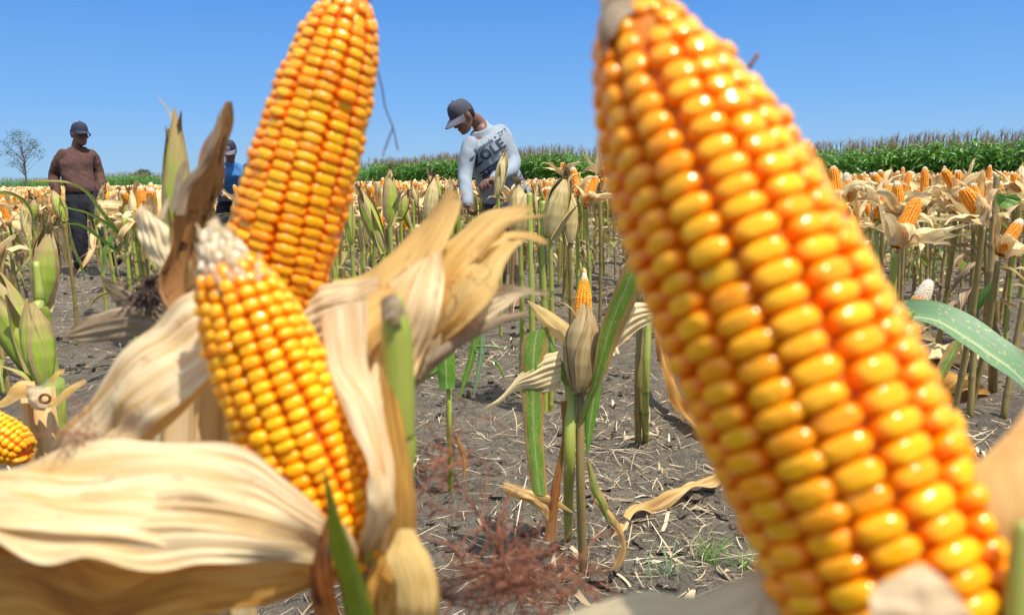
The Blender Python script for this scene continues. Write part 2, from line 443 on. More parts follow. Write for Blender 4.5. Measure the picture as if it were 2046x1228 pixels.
M_st_tan = mat_stalk('tan_stalk', (.34, .25, .075), (.20, .14, .045), (.17, .09, .035))
M_st_green = mat_stalk('green_stalk', (.24, .36, .03), (.36, .33, .07), (.10, .13, .02))
M_ker_a = mat_kernel('kernels_rounded', side=(1.0, .29, .001), crown=(1.0, .53, .003), power=(.35, .95))
M_ker_b = mat_kernel('kernels_flat', side=(.98, .24, .001), crown=(1.0, .53, .003), rough=.28, power=(.66, .97))
M_ker_c = mat_kernel('kernels_broad', side=(1.0, .28, .001), crown=(1.0, .54, .003), rough=.15, power=(.62, 1.0))
M_ker_f = mat_kernel('field_kernels', side=(.82, .27, .006), crown=(.92, .46, .015), rough=.35, power=(.2, .9))
M_silk = mat_simple('dark_silk', (.05, .025, .02), (.02, .012, .01), 200, .9, 0)
M_silk_dk = mat_simple('brown_silk', (.10, .055, .04), (.05, .028, .02), 200, .9, 0)
M_silk_red = mat_simple('red_silk', (.32, .12, .06), (.20, .07, .035), 60, .8, 0, trans=.2)
def mat_straw():
    mt, t, b = newmat('straw'); k = N(t); a, sp = k.attr(); tc = k.n('ShaderNodeTexCoord')
    c = k.ramp(sp.outputs['Blue'], [(0., (.16, .11, .06)), (.25, (.34, .25, .14)), (.6, (.52, .41, .25)), (1., (.70, .60, .42))])
    c = k.mix(k.math('MULTIPLY', k.noise(tc.outputs['Object'], 60, 3, .6), .5), c, (.30, .20, .10)); k.l(c, b.inputs['Base Color']); b.inputs['Roughness'].default_value = .8
    return mt
M_straw = mat_straw()
M_tassel = mat_simple('tassel', (.30, .22, .12), (.20, .15, .08), 3, .9, 0)

# ground
def mat_soil():
    mt, t, b = newmat('soil'); k = N(t)
    tc = k.n('ShaderNodeTexCoord'); o = tc.outputs['Object']
    n1 = k.noise(o, 1.3, 5, .6); n2 = k.noise(o, 14, 6, .7); n3 = k.noise(o, 120, 4, .7)
    c = k.mix(k.ramp(n1, [(.35, 0.), (.65, 1.)]), (.185, .150, .108), (.280, .232, .168))
    c = k.mix(k.ramp(n2, [(.35, .7), (.6, 0.)]), c, (.11, .09, .07))
    c = k.mix(k.ramp(n3, [(.6, 0.), (.8, .5)]), c, (.26, .23, .19))
    # scattered chaff far away, where single straws no longer read
    st = k.noise(k.vmul(o, (1, 1, 1)), 9, 7, .85, 1.2)
    c = k.mix(k.ramp(st, [(.55, 0.), (.66, .55)]), c, (.36, .29, .19))
    k.l(c, b.inputs['Base Color']); b.inputs['Roughness'].default_value = .95
    b.inputs['Specular IOR Level'].default_value = .15
    vo = k.n('ShaderNodeTexVoronoi', feature='DISTANCE_TO_EDGE'); vo.inputs['Scale'].default_value = 9; 
    dn = k.noise(o, 5, 3, .6, 0); 
    wv = k.n('ShaderNodeVectorMath', operation='ADD'); k.l(o, wv.inputs[0]); cx = k.n('ShaderNodeCombineXYZ'); k.l(dn, cx.inputs[0]); k.l(dn, cx.inputs[1]); k.l(cx.outputs[0], wv.inputs[1])
    k.l(wv.outputs[0], vo.inputs['Vector'])
    crack = k.ramp(vo.outputs['Distance'], [(0., 0.), (.05, 1.)])
    h = k.math('ADD', k.math('MULTIPLY', n2, 1.4), k.math('ADD', k.math('MULTIPLY', n3, .5), k.math('MULTIPLY', crack, .25)))
    k.bump(h, 1.0, .045, b)
    return mt
M_soil = mat_soil()

def hgt(x, y):
    d = math.hypot(x, y)
    f = min(1, 14 / max(d, 1)) 
    v = Vector((x, y, 0))
    h = 0.035 * mnoise.noise(v * .9) + 0.022 * mnoise.noise(v * 3.1 + Vector((3, 1, 0))) + .012 * abs(mnoise.noise(v * 9)) + .006 * mnoise.noise(v * 27)
    cl = mnoise.noise(v * 6.3 + Vector((9, 9, 2)))
    h += .035 * max(0, cl - .25) + .020 * max(0, mnoise.noise(v * 14 + Vector((2, 7, 1))) - .1)
    return h * f
def ground():
    n = 250; k = np.linspace(-1, 1, 2 * n + 1)
    ax = 0.9 * np.sinh(k * 7.4) / 1.0
    ax = ax[np.abs(ax) < 760]
    X, Y = np.meshgrid(ax, ax + 2.2, indexing='ij')
    Z = np.array([[hgt(x, y) for y in Y[0]] for x in X[:, 0]])
    g = Geo(); g.add(np.stack([X, Y, Z], -1).reshape(-1, 3), grid_faces(len(ax), len(ax)), (0, 0, 0))
    o = g.build('ground', M_soil); o['kind'] = 'structure'
ground()

# ------------------------------------------------------------------ straw, clods
def litter():
    rg = np.random.default_rng(3)
    g = Geo()
    for i in range(42000):
        r = 1.0 + 17 * rg.random() ** 1.1; a = rg.uniform(-.78, .78)
        x, y = r * math.sin(a), r * math.cos(a)
        cl = mnoise.noise(Vector((x * 1.4, y * 1.4, 5)))
        if rg.random() > .28 + 1.5 * cl + .03 * r: continue
        L = rg.uniform(.02, .10) if rg.random() < .75 else rg.uniform(.1, .28); wd = rg.uniform(.0006, .0028) * (1 + r * .12)
        if rg.random() < .05: wd = rg.uniform(.005, .018); L = rg.uniform(.04, .2)
        th = rg.random() * 6.28; bend = rg.normal() * .35 * (3 if rg.random() < .12 else 1)
        z0 = hgt(x, y) + .003 + rg.random() * .010
        n = 5; pts = []; px_, py_ = x, y; tt = th; zt = rg.normal() * .12
        for j in range(n):
            z = max(hgt(px_, py_) + .002, z0 + zt * L * (j / n) * 2 + (.012 * math.sin(j * 1.6 + i) if wd > .006 else 0))
            s = np.array([-math.sin(tt), math.cos(tt), rg.normal() * .3]) * wd * .5 * (1 if 0 < j < n - 1 else .5)
            pts += [np.array([px_, py_, z]) - s, np.array([px_, py_, z]) + s]
            px_ += math.cos(tt) * L / n; py_ += math.sin(tt) * L / n; tt += bend / n
        F = [[2 * j, 2 * j + 1, 2 * j + 3, 2 * j + 2] for j in range(n - 1)]
        g.add(pts, np.array(F), (0, 0, rg.random()))
    o = g.build('straw_litter', M_straw); o['kind'] = 'stuff'; o['label'] = 'pale straw and leaf scraps scattered over the dark soil'; o['category'] = 'straw'
    g = Geo()
    ic = np.array([(math.cos(a) * math.cos(b), math.sin(a) * math.cos(b), math.sin(b)) for b in (-.9, -.2, .5) for a in np.linspace(0, 6.28, 6, endpoint=False)] + [(0, 0, 1)])
    F4 = np.array([[k * 6 + i, k * 6 + (i + 1) % 6, (k + 1) * 6 + (i + 1) % 6, (k + 1) * 6 + i] for k in range(2) for i in range(6)]); F3 = np.array([[12 + i, 12 + (i + 1) % 6, 18] for i in range(6)])
    for i in range(14000):
        r = 1.0 + 9 * rg.random() ** 1.3; a = rg.uniform(-.8, .8); x, y = r * math.sin(a), r * math.cos(a)
        if rg.random() > .35 + 1.6 * mnoise.noise(Vector((x * 2.2, y * 2.2, 9))): continue
        s = .003 + .024 * rg.random() ** 4
        V = ic * s * (1 + .35 * rg.normal(size=(19, 1))) * np.array([1, 1, .7]) + np.array([x, y, hgt(x, y) + s * .3])
        g.add(V, [F4, F3], (0, 0, 0))
    o = g.build('soil_clods', M_soil, smooth=False); o['kind'] = 'stuff'; o['label'] = 'small dark clods of dry soil between the rows'; o['category'] = 'soil'
litter()

# ------------------------------------------------------------------ maize plants, local builders (base of the ear at origin, axis +Z)
def xf(geo, M):
    g = Geo(); V, F, C = geo.arrays(); Mn = np.array(M)
    g.V = [V @ Mn[:3, :3].T + Mn[:3, 3]]; g.F = list(F); g.C = [C]; g.n = len(V); return g
def husk_leaf(phi, L=.2, W=.055, r0=.02, rise=.3, drop=1.2, tone=.3, seed=0, nu=7, nv=14, fray=.3, cup=.25, sway=0.0):
    """one peeled husk leaf bending out and down from the ear base"""
    rg = np.random.default_rng(seed)
    c, s = math.cos(phi), math.sin(phi); out = np.array([c, s, 0]); sd = np.array([-s, c, 0]); z = np.array([0, 0, 1.])
    n = 9; p = out * r0 * .6; ang = math.pi / 2 - .2 - rise * .1; pts = [p.copy()]
    for i in range(n):
        t = (i + 1) / n
        a = ang - (drop + rise) * (t ** .8) * 1.25 + .25 * math.sin(t * 5 + seed)
        p = p + (out * math.cos(a) + z * math.sin(a) + sd * sway * t) * (L / n); pts.append(p.copy())
    pts = np.array(pts); t = np.linspace(0, 1, n + 1)
    wd = W * np.clip(np.sin(np.clip(t * .85 + .22, 0, 1) * math.pi), .0, 1) ** .7; wd[-1] = W * .12
    tw = np.cumsum(rg.normal(size=n + 1) * .14)
    nrm = np.cross(np.gradient(pts, axis=0), sd); nrm /= np.maximum(np.linalg.norm(nrm, axis=1), 1e-9)[:, None]
    side = sd[None] * np.cos(tw)[:, None] + nrm * np.sin(tw)[:, None]
    g = Geo(); sheet(g, pts - side * wd[:, None] / 2, pts + side * wd[:, None] / 2, nu, nv, bulge=-cup if rg.random() < .75 else cup, pleat=.035, pf=3, fray=fray, tone=tone, seed=seed, ref=(0, 0, .6), wav=.06)
    return g
def closed_ear(L=.24, R=.03, seed=0, nu=13, nv=22, brown=.4, layers=4):
    rg = np.random.default_rng(seed); out = []
    zz = [0, .06, .16, .32, .5, .68, .82, .93, 1]; rr = [.30, .44, .60, .78, .84, .74, .50, .25, .08]
    for k in range(layers):
        g = Geo(); ph = k * 2.4 + rg.random(); Lk = L * (1 - .06 * (k % 3) - .22 * (k == layers - 1) * rg.random())
        half = 2.0 if k < 2 else 1.25
        u = np.linspace(-1, 1, nu); v = np.linspace(0, 1, nv); U, V = np.meshgrid(u, v, indexing='ij')
        ha = half * (1 - .72 * np.clip((V - .35) / .65, 0, 1) ** 1.6)
        R_ = np.interp(V * Lk / L, zz, rr) * R * (1 + .05 * k) 
        R_ = R_ * (1 + .035 * np.sin(U * 9 + k) * (1 - V * .3)) + .05 * R * np.abs(U) ** 6 * rg.uniform(0, 2.5)
        R_ = R_ + np.clip(V - .85, 0, 1) * rg.uniform(-.01, .03) * R / .03 * .6
        A = ph + U * ha + V * rg.normal() * .15
        ox = .2 * R * math.sin(seed) * V ** 2; 
        pts = np.stack([R_ * np.cos(A) + ox, R_ * np.sin(A), V * Lk], -1)
        tone = min(1, max(0, brown + rg.normal() * .3))
        C = np.stack([(U + 1) / 2, V, np.full_like(U, tone if tone <= .5 else (tone - .5) * .6), np.full_like(U, rg.random())], -1)
        g.add(pts.reshape(-1, 3), grid_faces(nu, nv), C.reshape(-1, 4)); out.append((g, tone))
    g = Geo()          # withered blade ends splitting away from the tip
    for k in range(3 if layers > 1 else 0):
        a = rg.random() * 6.28; d = np.array([math.cos(a), math.sin(a), 0]); sd = np.array([-d[1], d[0], 0]) * R * rg.uniform(.12, .3); l = L * rg.uniform(.12, .3)
        p0 = np.array([0, 0, L * rg.uniform(.74, .9)]) + d * R * .3; p1 = p0 + [0, 0, l * .6] + d * R * rg.uniform(.1, .5); p2 = p1 + [0, 0, l * .5] + d * R * rg.uniform(-.2, 1.3)
        sheet(g, [p0 - sd, p1 - sd * .7, p2 - sd * .1], [p0 + sd, p1 + sd * .7, p2 + sd * .1], 4, 9, bulge=.3, tone=.6, seed=seed + k, ref=(0, 0, 5))
    if layers > 1:
        a = rg.random() * 6.28; d = np.array([math.cos(a), math.sin(a), 0]); sd = np.array([-d[1], d[0], 0]) * R * .5; l = L * rg.uniform(.35, .7)
        p0 = d * R * .5 + [0, 0, -.01]; p1 = p0 + [0, 0, l * .6] + d * R * .5; p2 = p1 + [0, 0, l * .5] + d * R * rg.uniform(.3, 1.6)
        g2 = Geo(); sheet(g2, [p0 - sd, p1 - sd * .8, p2 - sd * .1], [p0 + sd, p1 + sd * .8, p2 + sd * .1], 6, 12, bulge=.3, tone=.2, seed=seed + 9, ref=(0, 0, 5)); out.append((g2, max(0, min(1, brown + .3 * rg.random())))); out.append((g, .9))
    return out
def silk_tuft(base, dirn, L=.05, n=30, r=.0006, spread=.5, seed=0, curly=.4):
    g = Geo(); rg = np.random.default_rng(seed); d = np.array(tuple(dirn), float); d /= np.linalg.norm(d)
    for i in range(n):
        p = np.array(tuple(base)) + rg.normal(size=3) * L * .06; q = d + rg.normal(size=3) * spread; q /= np.linalg.norm(q); pts = [p.copy()]
        l = L * rg.uniform(.5, 1.1)
        for j in range(5):
            q = q + rg.normal(size=3) * curly; q /= np.linalg.norm(q); p = p + q * l / 5; pts.append(p.copy())
        tube(g, pts, r, n=3, nv=9, cap=False)
    return g

def old_leaves(root, top, H, seed, n):
    rg = np.random.default_rng(seed + 77)
    for k in range(n):
        t = rg.uniform(.12, .85); dead = rg.random() < .7
        gl = husk_leaf(rg.random() * 6, L=rg.uniform(.12, .38), W=rg.uniform(.02, .055), r0=.008, rise=rg.uniform(-.3, .3), drop=rg.uniform(1.8, 3.0), tone=rg.uniform(-.1, .5), seed=seed * 3 + k, fray=.3 if dead else 0, cup=.3, sway=rg.normal() * .5)
        xf(gl, Matrix.Translation((top[0] * t, top[1] * t, H * t))).build('leaf', (M_husk_grey if rg.random() < .45 else M_husk_field) if dead else M_leaf_bright, root)
def make_peeled(seed, name='husked_maize_plant'):
    rg = np.random.default_rng(seed)
    root = thing(name, 'x', 'maize plant')
    H = rg.uniform(.62, .74); lean = rg.uniform(.05, .6); az = rg.random() * 6.28
    top = np.array([rg.normal() * .03, rg.normal() * .03, H])
    g = Geo(); tube(g, [(0, 0, -.02), top * .5 + rg.normal(size=3) * .008, top * 1.0], [.0115, .010, .0085], n=8, tone=.3, node=.115, seed=seed)
    if rg.random() < .5: tube(g, [top * .98, top * .98 + [rg.normal() * .02, rg.normal() * .02, .16]], [.0075, .006], n=8, node=.1, seed=seed + 1)
    g.build('stalk', M_st_tan if rg.random() < .45 else M_st_green, root)
    ax = Vector((math.cos(az) * math.sin(lean), math.sin(az) * math.sin(lean), math.cos(lean)))
    b = Vector(top) + Vector((math.cos(az), math.sin(az), 0)) * .012
    L = rg.uniform(.16, .21)
    M, _ = frame_from_axis(b, b + ax, rg.random() * 6)
    cb = cob_geo(L, rg.uniform(.024, .029), rows=14, pitch=.0062, seg=8, rings=3, seed=seed, whitetip=.07 if rg.random() < .5 else 0.02)
    xf(cb, M).build('cob', M_ker_f, root)
    old_leaves(root, top, H, seed, 4)
    nh = rg.integers(6, 10)
    for k in range(nh):
        hl = husk_leaf(k * 6.283 / nh + rg.normal() * .3, L=rg.uniform(.11, .27), W=rg.uniform(.045, .08), rise=rg.uniform(-.5, .6), drop=rg.uniform(.2, 2.6), tone=rg.uniform(-.15, .5), seed=seed * 10 + k, sway=rg.normal() * .3)
        xf(hl, M).build('husk_leaf', M_husk_field, root)
    if rg.random() < .35:
        gl = husk_leaf(rg.random() * 6, L=rg.uniform(.25, .4), W=.045, drop=1.8, tone=.2, seed=seed + 5, fray=.0, cup=.12)
        xf(gl, Matrix.Translation((top[0], top[1], H * rg.uniform(.5, .95)))).build('leaf', M_leaf if rg.random() < .6 else M_husk_grey, root)
    return root, H + L * math.cos(lean)
def make_closed(seed, name='unhusked_maize_plant', L=None, brown=None):
    rg = np.random.default_rng(seed)
    root = thing(name, 'x', 'maize plant')
    H = rg.uniform(.62, .70); lean = rg.uniform(.0, .38); az = rg.random() * 6.28
    top = np.array([rg.normal() * .03, rg.normal() * .03, H])
    gm = M_st_green if rg.random() < .55 else M_st_tan
    g = Geo(); tube(g, [(0, 0, -.02), top * .5 + rg.normal(size=3) * .008, top], [.0115, .010, .009], n=8, node=.115, seed=seed)
    if rg.random() < .5: tube(g, [top * .97, top * .98 + [rg.normal() * .02 + .015, rg.normal() * .02, .15]], [.0085, .007], n=8, node=.09, seed=seed + 1)
    g.build('stalk', gm, root)
    ax = Vector((math.cos(az) * math.sin(lean), math.sin(az) * math.sin(lean), math.cos(lean)))
    b = Vector(top) - ax * .03 + Vector((math.cos(az), math.sin(az), 0)) * .012
    M, _ = frame_from_axis(b, b + ax, rg.random() * 6)
    L = L or rg.uniform(.22, .28); br = brown if brown is not None else rg.uniform(.1, .8)
    for gg, tone in closed_ear(L, rg.uniform(.024, .030), seed, brown=br):
        xf(gg, M).build('husk_leaf', M_closed_dry if tone > .5 else M_closed, root)
    old_leaves(root, top, H, seed, 3)
    tip = b + ax * L * .97
    silk_tuft(tip, ax, .03, 14, .0012, .5, seed).build('silk', M_silk, root)
    if rg.random() < .45:
        gl = husk_leaf(rg.random() * 6, L=rg.uniform(.25, .45), W=.045, drop=1.7, tone=.2, seed=seed + 5, fray=.0, cup=.12)
        xf(gl, Matrix.Translation((top[0], top[1], H * rg.uniform(.45, .95)))).build('leaf', M_leaf_bright if rg.random() < .6 else M_husk_grey, root)
    return root, H + L * .95
def make_stub(seed):
    rg = np.random.default_rng(seed)
    root = thing('maize_stalk', 'x', 'maize stalk'); H = rg.uniform(.5, .85)
    top = np.array([rg.normal() * .03, rg.normal() * .03, H])
    g = Geo(); tube(g, [(0, 0, -.02), top * .5 + rg.normal(size=3) * .008, top], [.012, .010, .009], n=8, node=.115, seed=seed)
    g.build('stalk', M_st_green if rg.random() < .5 else M_st_tan, root)
    for k in range(2):
        gl = husk_leaf(rg.random() * 6, L=rg.uniform(.2, .4), W=.04, drop=2.0, tone=.3, seed=seed + 5 + k, fray=.1, cup=.12)
        xf(gl, Matrix.Translation((top[0] * .6, top[1] * .6, H * rg.uniform(.3, .9)))).build('leaf', [M_leaf, M_husk_grey][k], root)
    return root, H

PROTO = {'peeled': [make_peeled(100 + i) for i in range(9)], 'closed': [make_closed(300 + i) for i in range(8)], 'stub': [make_stub(500 + i) for i in range(4)]}
USED = set()
def place(kind, i, loc, rz, sc, label, group, tilt=(0, 0)):
    root, H = PROTO[kind][i % len(PROTO[kind])]
    key = (kind, i % len(PROTO[kind]))
    if key not in USED:
        USED.add(key); root.location = loc; root.rotation_euler = (tilt[0], tilt[1], rz); root.scale = (sc,) * 3; root['label'] = label
        if group: root['group'] = group
        return root
    r = dup(root, loc, (tilt[0], tilt[1], rz), sc, label, group)
    return r

# ------------------------------------------------------------------ the three big cobs near the camera
def cob_at(tip, base, R, **kw):
    roll = kw.pop('roll', 0)
    M, L = frame_from_axis(base, tip, roll)
    return xf(cob_geo(L, R, **kw), M)
def E(*pts, d=None):
    return [P(p[0], p[1], p[2] if len(p) > 2 else d) for p in pts]

def near_left_front():
    base = P(705, 1110, .30)
    root = thing('husked_maize_plant', 'front plant with bright cob, white papery tip and broad cream husks peeled far left', 'maize plant', tuple(GP(560, 5000) * 0 + Vector((base.x, base.y, 0))))
    tip = P(421, 462, .285)
    prof = [(0, .70), (.05, .85), (.16, .97), (.3, 1), (.42, .98), (.57, .93), (.73, .82), (.84, .64), (.91, .47), (1, .2)]
    cb = cob_at(tip, base, .0243, rows=16, pitch=.00475, seg=14, rings=6, seed=21, prof=prof, whitetip=.105, twist=.2, rand=.2, roll=.4, roundtip=.3, gap=.99, sq=2.4, flat=.5, rel=.17)
    c = part(cb, 'cob', M_ker_a, root)
    g = Geo(); rg = np.random.default_rng(5)
    # papery shreds of the undeveloped tip
    ax = (tip - base).normalized(); sx = ax.cross(Vector((0, 1, 0))).normalized(); sy = ax.cross(sx)
    for i in range(95):
        a = rg.random() * 6.28; t = rg.random(); r = .003 + .0115 * (1 - t); q = tip - ax * .026 * (1 - t) + (sx * math.cos(a) + sy * math.sin(a)) * r
        e = q + (ax * rg.uniform(.6, 1) + (sx * math.cos(a) + sy * math.sin(a)) * rg.uniform(.0, .3)) * rg.uniform(.003, .0075)
        tt = (sx * -math.sin(a) + sy * math.cos(a)) * rg.uniform(.0012, .0024)
        sheet(g, [q - tt, (q + e) / 2 - tt, e - tt * .3], [q + tt, (q + e) / 2 + tt, e + tt * .3], 4, 6, bulge=.3, tone=-.35, seed=i, coarse=1.5)
    part(g, 'papery_tip', M_husk, root)
    def hs(name, mat, A, B, **kw):
        g = Geo(); sheet(g, E(*A), E(*B), **kw); return part(g, name, mat, root)
    # the broad husk lying to the left
    hs('husk_leaf', M_husk, [(668, 1052, .275), (640, 1015, .268), (560, 950, .262), (480, 893, .266), (340, 878, .276), (150, 903, .284), (-90, 955, .292)],
       [(668, 1100, .282), (630, 1122, .268), (520, 1112, .250), (380, 1090, .240), (200, 1078, .234), (60, 1062, .232), (-110, 1050, .232)],
       nu=64, nv=110, bulge=.07, pleat=.026, pf=6, tone=.12, seed=3, wav=.03, coarse=1.2, fray=.05)
    hs('husk_leaf', M_husk_gold, [(665, 1100, .283), (560, 1106, .275), (430, 1098, .27), (250, 1080, .265), (100, 1060, .262), (-90, 1000, .262)],
       [(655, 1125, .285), (560, 1142, .272), (430, 1142, .262), (250, 1152, .252), (80, 1122, .246), (-90, 1086, .24)],
       nu=24, nv=70, bulge=-.28, pleat=.02, pf=2, tone=-.05, seed=4, wav=.06)
    hs('husk_leaf', M_husk_gold, [(655, 1110, .285), (560, 1120, .28), (430, 1112, .265), (250, 1108, .25), (80, 1078, .245), (-90, 1050, .245)],
       [(650, 1140, .32), (560, 1158, .33), (470, 1182, .335), (330, 1212, .34), (150, 1245, .345), (-90, 1250, .34)],
       nu=24, nv=70, bulge=.16, pleat=.02, pf=3, tone=.6, seed=5)
    hs('husk_leaf', M_husk, [(640, 1060, .262), (560, 1020, .252), (440, 985, .248), (300, 975, .250), (120, 1000, .252), (-90, 1030, .256)],
       [(640, 1116, .266), (540, 1122, .250), (400, 1128, .238), (250, 1140, .230), (80, 1110, .226), (-90, 1085, .226)],
       nu=36, nv=90, bulge=.06, pleat=.05, pf=3, tone=.1, seed=23, wav=.08, coarse=1.4, fray=.08)
    # the husk running down to the left behind the cob
    hs('husk_leaf', M_husk, [(470, 560, .335), (395, 588, .335), (330, 636, .338), (262, 702, .342), (190, 795, .348), (108, 893, .352)],
       [(520, 700, .32), (470, 725, .308), (405, 768, .300), (345, 815, .298), (290, 860, .302), (238, 908, .312)],
       nu=40, nv=70, bulge=.10, pleat=.03, pf=3, tone=.12, seed=6, wav=.02)
    hs('husk_leaf', M_husk_gold, [(470, 700, .318), (420, 740, .314), (350, 800, .312), (290, 850, .314), (150, 890, .322)],
       [(470, 735, .322), (420, 768, .318), (360, 830, .316), (300, 878, .318), (225, 915, .326)],
       nu=12, nv=40, bulge=.2, pleat=.03, tone=.0, seed=7)
    # strip hugging the right side of the cob
    hs('husk_leaf', M_husk, [(640, 640, .30), (655, 745, .288), (700, 835, .276), (733, 930, .270), (738, 1000, .270), (735, 1085, .28)],
       [(735, 600, .30), (735, 735, .296), (766, 830, .288), (782, 950, .282), (782, 1020, .28), (770, 1100, .285)],
       nu=26, nv=60, bulge=.22, pleat=.04, pf=3, tone=.12, seed=8, wav=.05)
    hs('husk_leaf', M_husk, [(735, 930, .268), (735, 985, .266), (730, 1040, .27), (715, 1085, .275)],
       [(772, 960, .272), (790, 1010, .272), (778, 1050, .274), (735, 1105, .28)],
       nu=14, nv=30, bulge=.3, pleat=.06, tone=.05, seed=9, wav=.06)
    hs('husk_leaf', M_husk, [(650, 1030, .262), (680, 1040, .262), (700, 1068, .266), (716, 1100, .272)],
       [(660, 1075, .272), (680, 1090, .272), (700, 1112, .275), (714, 1130, .28)],
       nu=10, nv=20, bulge=.25, pleat=.04, tone=.2, seed=10)
    # dry brown sheath beside the green stub
    hs('leaf_sheath', M_husk_gold, [(762, 640, .297), (757, 740, .292), (772, 860, .286), (785, 980, .283), (772, 1110, .285)],
       [(790, 620, .292), (792, 760, .29), (812, 880, .286), (830, 1000, .283), (832, 1095, .285)],
       nu=14, nv=50, bulge=.18, pleat=.05, pf=3, tone=.45, seed=12, wav=.05)
    hs('husk_leaf', M_husk_gold, [(795, 1060, .27), (772, 1112, .262), (790, 1170, .258), (800, 1260, .262)],
       [(828, 1058, .27), (862, 1122, .262), (880, 1190, .258), (876, 1265, .262)],
       nu=24, nv=34, bulge=.2, pleat=.05, pf=3, tone=-.18, seed=13, wav=.06)
    hs('husk_leaf', M_husk_gold, [(765, 1095, .285), (735, 1150, .285), (730, 1260, .285)], [(800, 1110, .285), (800, 1180, .28), (815, 1270, .28)],
       nu=14, nv=24, bulge=.2, pleat=.08, pf=3, tone=.5, seed=14)
    hs('leaf', M_leaf_olive, [(645, 928, .238), (653, 1010, .24), (660, 1090, .243), (676, 1170, .246), (694, 1262, .25)],
       [(648, 928, .238), (672, 1015, .236), (703, 1100, .238), (733, 1180, .242), (762, 1262, .246)],
       nu=16, nv=44, bulge=-.28, pleat=.01, tone=-.35, seed=15)
    hs('leaf', M_husk_brown, [(652, 1035, .262), (627, 1110, .262), (618, 1170, .262), (632, 1260, .262)],
       [(660, 1035, .262), (662, 1110, .256), (672, 1180, .256), (690, 1260, .258)],
       nu=14, nv=30, bulge=.2, tone=.7, seed=16)
    g = Geo(); tube(g, [P(735, 1120, .285), P(742, 1060, .28), P(762, 1010, .276)], [.0022, .0018, .0012], n=8); part(g, 'leaf_stem', M_st_green, root)
    # green stub of the stalk, cut off on top, with its joint
    g = Geo(); tube(g, [P(800, 1010, .30), P(806, 905, .298), P(800, 866, .297)], [.0042, .0045, .0058], n=16, tone=.2)
    tube(g, [P(802, 871, .297), P(799, 850, .296), P(796, 740, .294), P(790, 640, .292), P(782, 590, .292)], [.0056, .0062, .0062, .0060, .0035], n=18, tone=.2)
    part(g, 'stalk', M_st_green, root)
    hs('leaf_sheath', M_husk_grey, [(760, 600, .287), (762, 630, .286), (764, 655, .286)], [(790, 585, .286), (805, 610, .285), (812, 640, .285)],
       nu=12, nv=16, bulge=.25, tone=.1, seed=18, fray=.3)
    # lower stalk down to the soil
    g = Geo(); b2 = Vector((base.x, base.y, .0)); tube(g, [b2, P(740, 1500, .33), P(730, 1240, .31), P(710, 1105, .30)], [.011, .011, .010, .008], n=14, node=.12)
    part(g, 'stalk', M_st_tan, root)
    for i, (x, y, d, r) in enumerate([(190, 885, .282, .022)]):
        part(silk_tuft(P(x, y, d), (-.6, 0, .1), r, 40, .00022, .9, i, .5), 'silk', M_silk_red, root)
    # long red brown silks hanging out to the right of the ear base
    rg = np.random.default_rng(31)
    for org, cen, sx_, sy_, n in (((868, 1190, .262), (1035, 1150, .36), 62, 30, 170), ((828, 940, .284), (905, 940, .37), 34, 30, 32)):
        g = Geo(); o_ = np.array(tuple(P(*org)))
        for k in range(n):
            c_ = np.array(tuple(P(cen[0] + rg.normal() * sx_, cen[1] + rg.normal() * sy_, cen[2] + rg.normal() * .02)))
            if k < n * .09: pts = [o_, o_ * .6 + c_ * .4 + rg.normal(size=3) * .006, c_]
            else: pts = [c_]
            p = c_.copy(); q = rg.normal(size=3)
            for j in range(6):
                q = q / np.linalg.norm(q) + rg.normal(size=3) * .6; p = p + q * .0045; pts.append(p.copy())
            tube(g, pts, rg.uniform(.0002, .00055), n=3, nv=16, cap=False)
        part(g, 'silk', M_silk_red, root)
near_left_front()

